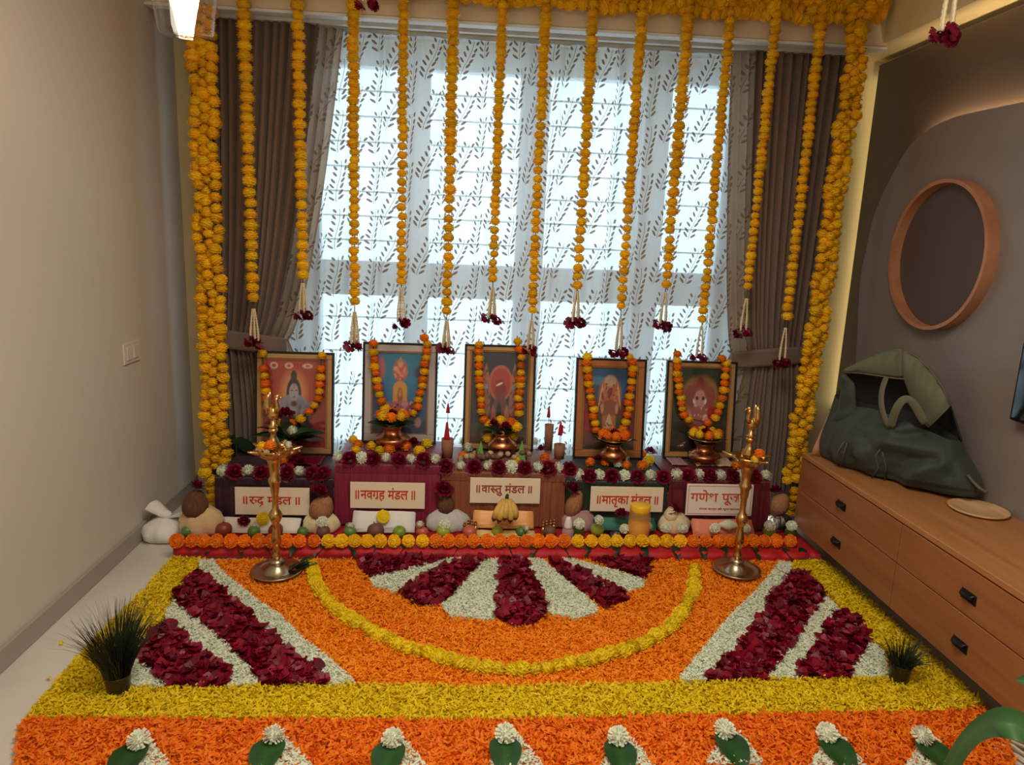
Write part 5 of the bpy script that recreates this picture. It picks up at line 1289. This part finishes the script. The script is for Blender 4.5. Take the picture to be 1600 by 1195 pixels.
MB().lathe([(.019, .055), (.020, .066), (.013, .10), (.009, .108), (0, .11)], 24, (b.x, 3.035, MZ)).build('cap', M['cloth_white'], th, True)

# ---------------------------------------------------------------- bananas
c0 = dp(792, 780, 3.03)
th = thing('banana_bunch', 'bunch of small bananas before the orange satin below the Vastu sign', 'bananas', (c0.x, 3.03, MZ))
for j, (tx, ty, dy) in enumerate(((771, 813, .004), (779, 816, -.010), (788, 812, -.016), (797, 816, -.010), (805, 811, .004))):
    e = dp(tx, ty, 3.01 + dy); P = []; rad = []
    for i in range(13):
        v = i / 12; q = (c0 + Vector(((j - 2) * .008, 0, 0))).lerp(e, v) + Vector((0, -.026 * math.sin(PI * v), 0)) + Vector((1, 0, 0)) * ((tx - 788) * .00045 * math.sin(PI * v))
        P.append(q); rad.append(.0030 + .0140 * math.sin(PI * min(1, v * .93 + .04)) ** .55 if v < .97 else .004)
    f_ = MB().tube(P, rad, 7).build('banana', M['banana'], th, True)
    MB().tube([P[-4] + Vector((0, -.0008, 0)), P[-3], P[-2], P[-1] + (P[-1] - P[-2]) * .4], [rad[-4] * 1.04, rad[-3] * 1.04, .010, .005], 7).build('tip', M['banana_tip'], f_, True)
MB().tube([c0 + Vector((0, 0, -.006)), c0 + Vector((0, .004, .012)), c0 + Vector((.004, .008, .022))], [.010, .008, .006], 8).build('stalk', M['banana_tip'], th, True)

# ---------------------------------------------------------------- yellow jar
b = fl(1000, 823, MZ); Y = 3.035; bx = dp(1000, 800, Y).x
th = thing('plastic_jar', 'yellow lidded plastic jar of yellow powder before the Matrika sign', 'jar', (bx, Y, MZ))
MB().lathe([(0, .001), (.044, .001), (.050, .010), (.051, .09), (.049, .13), (.043, .150), (.041, .156)], 40, (bx, Y, MZ)).build('body', M['jar'], th, True)
MB().lathe([(0, .004), (.043, .004), (.0475, .012), (.0485, .088), (0, .094)], 40, (bx, Y, MZ)).build('powder', M['honey'], th, True)
MB().lathe([(.0405, .140), (.0445, .142), (.046, .150), (.046, .170), (.043, .175), (0, .176)], 40, (bx, Y, MZ), fn=lambda a, z: 1 + .012 * (math.sin(a * 30) > 0)).build('lid', M['lid'], th, True)

# ================================================================= brass lamps
def samai(label, x, ybase, ytop, bird, seed, flx):
    b = fl(x, ybase, 0.030); Y = b.y; H = dp(x, ytop, Y).z; k = Y / FPX
    th = thing('brass_lamp', label, 'oil lamp', (b.x, Y, 0), 'tall brass oil lamps')
    L_ = lambda prof, nm, m_: MB().lathe(prof, 40, (b.x, Y, 0)).build(nm, m_, th, True)
    L_([(0, .022), (.05, .022), (.085, .027), (.101, .036), (.104, .042), (.100, .044), (.085, .037), (.062, .034), (.053, .038), (.042, .050), (.030, .060), (.026, .070), (.030, .074), (.030, .080), (.018, .088), (0, .09)], 'base', M['brass_dull'])
    s_ = H / .77
    st = [(.012, .085), (.017, .095), (.019, .105), (.013, .112), (.015, .124), (.012, .135), (.017, .150), (.021, .165), (.019, .185), (.013, .215), (.012, .235), (.018, .245), (.024, .258), (.0265, .272), (.022, .285), (.014, .297), (.012, .315), (.013, .355), (.017, .375), (.019, .40), (.026, .412), (.0245, .424), (.017, .435), (.020, .465), (.025, .488), (.028, .50), (.026, .508), (.034, .516)]
    L_([(r_, z * s_) for r_, z in st], 'stem', M['brass'])
    zb = .512 * s_
    MB().lathe([(0, 0), (.032, -.004), (.055, .010), (.067, .030), (.070, .038), (.064, .037), (.05, .02), (0, .012)], 40, (b.x, Y, zb), fn=lambda a, z: 1 + .12 * (math.cos(5 * a + .3) > .6)).build('oil_bowl', M['brass'], th, True)
    for j in range(5):
        a = .12 + 2 * PI * j / 5
        d = Vector((math.cos(a), math.sin(a), 0)); c_ = Vector((b.x, Y, zb + .028)); P = [c_ + d * .052, c_ + d * .075 + Vector((0, 0, .004)), c_ + d * .097 + Vector((0, 0, .010)), c_ + d * .108 + Vector((0, 0, .012))]
        MB().tube(P, [.020, .015, .009, .005], 10, flat=.6).build('spout', M['brass'], th, True)
    L_([(.014, zb + .012), (.016, zb + .03), (.024, zb + .036), (.026, zb + .05), (.016, zb + .075), (.010, zb + .09), (.011, zb + .10), (.018, zb + .106), (.018, zb + .114), (.008, zb + .12), (0, zb + .122)], 'upper_stem', M['brass'])
    z0 = zb + .12; f_ = MB()                             # bird shaped finial: body, neck, head, beak, raised tail
    hh = H - z0
    f_.lathe([(.016, 0), (.019, .006), (.010, .014), (.009, .03)], 16, (b.x, Y, z0))
    sg = 1 if bird else -1; q = Vector((b.x, Y, z0))
    f_.ball(q + Vector((0, 0, hh * .40)), .019, (1.15, .85, 1.35), 16, 12)
    f_.tube([q + Vector((-sg * .010, 0, hh * .46)), q + Vector((-sg * .020, 0, hh * .60)), q + Vector((-sg * .015, 0, hh * .76)), q + Vector((-sg * .017, 0, hh * .86))], [.014, .010, .008, .009], 12)
    f_.ball(q + Vector((-sg * .018, 0, hh * .88)), .0105, (1.1, .9, 1), 12, 8); f_.tube([q + Vector((-sg * .024, 0, hh * .88)), q + Vector((-sg * .040, 0, hh * .84))], [.005, .001], 6)
    for e_ in (-.006, .006): f_.tube([q + Vector((sg * .010, e_, hh * .36)), q + Vector((sg * .020, e_ * 1.6, hh * .62)), q + Vector((sg * .016, e_ * 2, hh * .86)), q + Vector((sg * .011, e_ * 1.5, hh))], [.011, .013, .010, .003], 10, flat=.6)
    f_.build('finial', M['brass'], th, True)
    return b, zb
b, zb = samai('tall brass oil lamp on the left of the flower carpet', 433, 893, 613, False, 1, 433)
flower('Y', (b.x - .030, b.y - .050, zb + .058), .042, 'yellow marigold in the left brass lamp\'s bowl'); flower('O', (b.x + .002, b.y - .060, zb + .066), .046, 'orange marigold in the left brass lamp\'s bowl')
flower('W', (b.x + .062, b.y - .02, zb + .056), .036, 'tiny white bloom on the right spout of the left brass lamp')
for j in range(4):
    o = put(LEAFD, 'leaf', fl(447 + 7 * j, 893 - 2 * j, .036), 1, None, (.25, rnd.uniform(-.4, .4), -1.2 + rnd.uniform(-.9, .9))); o.scale = (.075, .095, .06)
    tag(o, 'dark green leaf lying on the left lamp\'s base dish, %s from the stem' % ORD[j], 'leaf', 'leaves on the left lamp base')
b, zb = samai('tall brass oil lamp on the right of the flower carpet', 1150, 891, 632, True, 2, 1150)
flower('O', (b.x + .020, b.y - .058, zb + .066), .046, 'orange marigold in the right brass lamp\'s bowl'); flower('Y', (b.x + .005, b.y - .055, zb + .040), .040, 'yellow marigold in the right brass lamp\'s bowl')

# ---------------------------------------------------------------- grass in tumblers
def tumbler(label, x, yb, wpx, hpx, n, hmin, hmax, spread, seed, droop):
    b = fl(x, yb, 0.012); k = b.y / FPX; r_ = wpx * k / 2; h = hpx * k * 1.03; r = random.Random(seed)
    th = thing('grass_tumbler', label, 'planter', (b.x, b.y, 0.004))
    MB().lathe([(0, .004), (r_ * .80, .004), (r_ * .84, .012), (r_ * .98, h - .004), (r_, h), (r_ * .96, h), (r_ * .93, h - .01), (r_ * .78, .014), (0, .014)], 32, (b.x, b.y, 0)).build('cup', M['tumbler'], th, True)
    mb = MB()
    for i in range(n):
        a = r.uniform(0, 2 * PI); q = r_ * .85 * math.sqrt(r.random()); p0 = Vector((b.x + q * math.cos(a), b.y + q * math.sin(a), .03)); L_ = r.uniform(hmin, hmax)
        lean = (q / r_) ** 1.3 * spread * r.uniform(.4, 1.3) + r.uniform(0, .05); dr = droop * r.random() ** 2
        da = a + r.uniform(-.5, .5); w = r.uniform(.0016, .0030); V = []
        for j in range(6):
            v = j / 5; out = L_ * (lean * v ** 1.3 + dr * v * v); up = L_ * (v - .55 * dr * v ** 3) * (1 - .25 * lean * v)
            if up + h < 0.02: up = .02 - h
            c_ = p0 + Vector((math.cos(da) * out, math.sin(da) * out, up + h * .35)); s_ = Vector((-math.sin(da + 1), math.cos(da + 1), 0)) * w * (1 - .9 * v)
            V += [c_ - s_, c_ + s_]
        mb.add(V, [(2 * j, 2 * j + 1, 2 * j + 3, 2 * j + 2) for j in range(5)], r.random())
    o = mb.build('grass', M['grass'], th); o['kind'] = 'stuff'
tumbler('dark tumbler of tall dark grass at the left front corner of the carpet', 186, 1083, 41, 42, 720, .13, .26, .38, 5, .4)
tumbler('dark tumbler of short drooping grass at the right front corner of the carpet', 1403, 1066, 38, 44, 330, .06, .135, .42, 6, 1.1)

# ---------------------------------------------------------------- canvas bag on the cabinet
BC = Vector((1.815, 2.83, CZ1)); E1 = Vector((.40, -.9165, 0)).normalized(); E2 = Vector((-E1.y, E1.x, 0)) * -1
if E2.x > 0: E2 = -E2                                    # towards the room
def bp(px, py, off=0.0):                                 # a point of the bag: on its long upright mid plane, moved towards the room by off
    return vp(px, py, BC + E2 * off, E2)
bag = thing('canvas_bag', 'crumpled dark green canvas bag lying open on the cabinet', 'bag', (BC.x, BC.y, CZ1))
rows = [(1290, 716, 1530, 768, .10), (1286, 702, 1532, 762, .135), (1288, 684, 1528, 748, .145), (1294, 664, 1518, 726, .135), (1302, 640, 1508, 704, .10), (1308, 615, 1500, 682, .07)]
folds = [([(1318, 716), (1330, 696), (1352, 674), (1376, 656), (1398, 662)], .040, .034), ([(1356, 708), (1374, 690), (1404, 690), (1440, 698), (1475, 706)], .042, .036), ([(1362, 742), (1357, 715), (1356, 700)], .025, .03),
         ([(1470, 650), (1486, 672), (1494, 700), (1506, 730)], .030, .034), ([(1452, 668), (1430, 664), (1408, 672), (1396, 684)], .022, .022), ([(1420, 752), (1450, 728), (1490, 722), (1516, 738)], .030, .032),
         ([(1300, 700), (1306, 680), (1322, 660)], .022, .03), ([(1392, 740), (1420, 716), (1460, 720)], -.022, .018), ([(1346, 716), (1352, 696), (1368, 682)], -.02, .014), ([(1404, 680), (1440, 680), (1470, 690)], -.02, .014), ([(1476, 745), (1484, 715), (1478, 680)], -.022, .016)]
def az(p): return ((p - BC) @ E1, p.z)
folds = [([az(bp(x, y, .11)) for x, y in pts], h_, w_) for pts, h_, w_ in folds]
def crease(a, z):
    o = 0.0
    for pts, h_, w_ in folds:
        d = 9.0
        for (ax_, az_), (bx_, bz_) in zip(pts, pts[1:]):
            dx, dz = bx_ - ax_, bz_ - az_; t_ = max(0, min(1, ((a - ax_) * dx + (z - az_) * dz) / (dx * dx + dz * dz)))
            d = min(d, math.hypot(a - ax_ - dx * t_, z - az_ - dz * t_))
        o += h_ * math.exp(-(d / w_) ** 1.5)
    return o * 1.35
NB = 110
def bagrow(r_, n=NB):
    xl, yl, xr, yr, bl = r_; a = bp(xl, yl); b_ = bp(xr, yr); c_ = (a + b_) / 2; h = (b_ - a) / 2; out = []
    for k in range(n):
        q = 2 * PI * k / n; s_ = math.cos(q); t_ = math.sin(q)
        p = c_ + h * (abs(s_) ** .8 * (1 if s_ >= 0 else -1)); p.z += .012 * math.sin(4 * s_ + 1) * (c_.z - CZ1) / .2
        fz = crease((p - BC) @ E1, p.z) * max(0, t_) ** .5 if t_ > 0 else 0
        p = p + E2 * ((bl * .86 if t_ > 0 else bl * .8) * abs(t_) ** .7 * (1 if t_ > 0 else -1) + fz)
        p.z = max(p.z, CZ1 + .002); p.x = min(p.x, AX - .006)
        out.append(p)
    return out
def rowat(t_):
    i = min(int(t_), len(rows) - 2); u = t_ - i; return tuple(rows[i][k] + (rows[i + 1][k] - rows[i][k]) * u for k in range(5))
R0 = [bagrow(rowat(t_ * (len(rows) - 1) / 28)) for t_ in range(29)]; R0[0] = [Vector((p.x, p.y, CZ1 + .002)) for p in R0[0]]
sk = MB().grid(R0, close_u=True); sk.f.append(tuple(range(NB))[::-1])
def onbag(px, py):                                       # the point of the bag's room side nearest a sight line
    best = None
    for row_ in R0:
        for p in row_[:NB // 2]:
            v_ = RW.T @ (np.array(p) - (0, 0, EYE)); d = (v_[0] / v_[2] * FPX + CX - px) ** 2 + (v_[1] / v_[2] * FPX + CY - py) ** 2
            if best is None or d < best[0]: best = (d, p)
    return best[1] + E2 * .003
# the mouth: the cloth turns over its lip and drops inside
lipc = sum(R0[-1], Vector()) / NB
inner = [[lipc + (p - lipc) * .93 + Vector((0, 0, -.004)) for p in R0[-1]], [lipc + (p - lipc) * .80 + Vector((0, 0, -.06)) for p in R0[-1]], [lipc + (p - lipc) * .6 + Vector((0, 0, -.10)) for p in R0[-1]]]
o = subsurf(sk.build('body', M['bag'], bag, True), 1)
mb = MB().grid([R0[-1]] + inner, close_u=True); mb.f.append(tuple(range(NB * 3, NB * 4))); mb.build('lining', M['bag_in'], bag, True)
# the raised back half of the mouth: a hood of cloth from the left corner over the top and down to the right
hood = [(1306, 648), (1312, 610), (1318, 580), (1340, 567), (1368, 556), (1395, 548), (1412, 546), (1432, 556), (1452, 577), (1470, 602), (1484, 628), (1494, 656), (1502, 690)]
P = []
for i in range(7):
    v = i / 6; row = []
    for j, (x, y) in enumerate(hood):
        q = bp(x, y, .015); q0 = bp(1402 + (x - 1402) * .97, 690, -.06); s_ = math.sin(PI * j / (len(hood) - 1))
        p = q0.lerp(q, 1 - (1 - v) ** 1.0) - E2 * (.055 * math.sin(PI * v) * s_) + E2 * .006 * math.sin(j * 2.1 + v * 5)
        p.x = min(p.x, AX - .006); row.append(p)
    P.append(row)
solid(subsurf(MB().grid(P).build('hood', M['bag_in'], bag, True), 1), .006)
# folded-over rim of the hood: a pale band, narrow on the left and broad down the right
def band(outer, inner_, name, material, bulge=.02, off=.03, th_=.006):
    n = 26; P = []
    def at(pts, u):
        t_ = u * (len(pts) - 1); i = min(int(t_), len(pts) - 2); return tuple(pts[i][k] + (pts[i + 1][k] - pts[i][k]) * (t_ - i) for k in range(2))
    for r_ in range(6):
        v = r_ / 5; row = []
        for k in range(n + 1):
            a = at(outer, k / n); b_ = at(inner_, k / n)
            row.append(bp(a[0] + (b_[0] - a[0]) * v, a[1] + (b_[1] - a[1]) * v, off + bulge * math.sin(PI * (v * .8 + .1)) + .004 * math.sin(k * .9)))
        P.append(row)
    o = solid(subsurf(MB().grid(P).build(name, material, bag, True), 1), th_)
    return o
band([(1318, 578), (1345, 565), (1375, 552), (1402, 545), (1412, 546)], [(1319, 582), (1345, 582), (1372, 586), (1398, 590), (1414, 590)], 'rim_left', M['bag_olive'], .02, .03)
band([(1411, 546), (1432, 556), (1452, 576), (1472, 604), (1486, 634)], [(1413, 592), (1420, 612), (1432, 640), (1442, 660), (1452, 668)], 'rim_right', M['bag_olive'], .035, .04)
MB().tube([bp(x, y, .055) for x, y in ((1412, 548), (1433, 557), (1453, 577), (1473, 605), (1487, 634))], .004, 6).build('piping', M['piping'], bag, True)
MB().tube([bp(x, y, .052) for x, y in ((1319, 582), (1345, 583), (1372, 587), (1398, 591), (1413, 592))], .0035, 6).build('piping', M['piping'], bag, True)
# front wall of the mouth, folded down to the left, and the pouch flap below it
band([(1320, 584), (1336, 600), (1338, 640), (1322, 664), (1304, 670)], [(1312, 590), (1314, 610), (1310, 640), (1298, 660), (1290, 676)], 'left_fold', M['bag'], .02, .06)
def strap(pts, w, name, material, off, th_=.005):
    P = []
    n = len(pts)
    for i, (x, y, o_) in enumerate(pts):
        x0, y0, _ = pts[max(i - 1, 0)]; x1, y1, _ = pts[min(i + 1, n - 1)]; d = Vector((x1 - x0, y1 - y0)).normalized(); nx_, ny_ = -d.y * w / 2, d.x * w / 2
        P.append([bp(x + nx_ * s_, y + ny_ * s_, off + o_ + .004 * (1 - s_ * s_)) for s_ in (-1, -.33, .33, 1)])
    return solid(subsurf(MB().grid(P).build(name, material, bag, True), 2), th_)
strap([(1386, 588, .0), (1379, 604, .03), (1376, 624, .05), (1380, 648, .07), (1390, 668, .08)], 8, 'strap', M['piping'], .05)
strap([(1392, 668, .06), (1397, 648, .085), (1404, 632, .095), (1413, 622, .09), (1424, 624, .08), (1434, 640, .07), (1446, 662, .05)], 13, 'strap_loop', M['bag_olive'], .07)
for pts in (((1312, 722), (1312, 706), (1318, 692)), ((1318, 724), (1317, 708), (1322, 694)), ((1372, 748), (1374, 730), (1371, 712), (1374, 702)), ((1379, 750), (1380, 732), (1377, 714), (1380, 703))):
    MB().tube([onbag(*q_) for q_ in pts], .003, 6).build('seam', M['piping'], bag, True)
MB().tube([bp(x, y, .05) for x, y in ((1512, 742), (1520, 752), (1530, 762), (1542, 770))], .006, 8).build('cord_end', M['piping'], bag, True)

# ---------------------------------------------------------------- leafy plant at the near right, its pot standing below the picture
pp = Vector((1.36, 1.10, 0))
pt = thing('potted_plant', 'broad leaved green plant arching in at the lower right corner', 'plant', tuple(pp))
MB().lathe([(0, 0), (.075, 0), (.10, .15), (.105, .16), (.095, .16), (.085, .13), (0, .12)], 32, pp).build('pot', M['terracotta'], pt, True)
MB().lathe([(0, .125), (.09, .128)], 32, pp).build('soil', M['soil'], pt)
def blade(pts, widths, name='leaf', fold=.25, up=(0, 0, 1)):
    n = len(pts); P = []; var = []
    pts = [Vector(p) for p in pts]
    for i, p in enumerate(pts):
        t_ = (pts[min(i + 1, n - 1)] - pts[max(i - 1, 0)]).normalized(); s_ = t_.cross(Vector(up)).normalized(); nn = s_.cross(t_)
        P.append([p + s_ * widths[i] * u + nn * fold * abs(u) * widths[i] for u in (-1, -.5, -.07, .07, .5, 1)]); var += [.6, .4, 0, 0, .4, .6]
    return subsurf(MB().grid(P, var).build(name, M['leaf_big'], pt, True), 2)
D = 1.16
arch = [dp(1640, 1165, 1.12), dp(1606, 1140, 1.13), dp(1570, 1124, 1.15), dp(1535, 1130, 1.17), dp(1505, 1152, 1.19), dp(1485, 1185, 1.20), dp(1472, 1225, 1.20), dp(1466, 1275, 1.19)]
stem0 = pp + Vector((0, 0, .13))
MB().tube([stem0, stem0 + Vector((.02, 0, .10)), arch[0] + Vector((.02, -.02, -.06)), arch[0]], [.010, .009, .007, .006], 8).build('stem', M['leaf_big'], pt, True)
blade(arch, [.012, .026, .034, .036, .034, .030, .022, .004], up=(.35, -1.0, .55))
b2 = [stem0, stem0 + Vector((.02, .06, .22)), dp(1640, 1075, 1.35), dp(1612, 1062, 1.38), dp(1588, 1062, 1.40)]
blade(b2, [.006, .012, .020, .022, .003], up=(0, -1, .4))
b3 = [stem0, stem0 + Vector((.03, -.05, .16)), stem0 + Vector((.07, -.12, .22)), stem0 + Vector((.11, -.2, .18))]
blade(b3, [.006, .02, .028, .004])
q = fl(1578, 1165, .02); mb = MB()
for j in range(5): mb.tube([q + Vector((.02 * j - .04, .05, -.012)), q + Vector((.03 * j - .05, -.0, .0)), q + Vector((.035 * j - .03, -.06, -.012))], [.004, .005, .003], 5, rnd.random())
tag(mb.build('jasmine_strings', M['jas'], smooth=True), 'cream jasmine strings lying at the lower right corner of the petals', 'flowers')
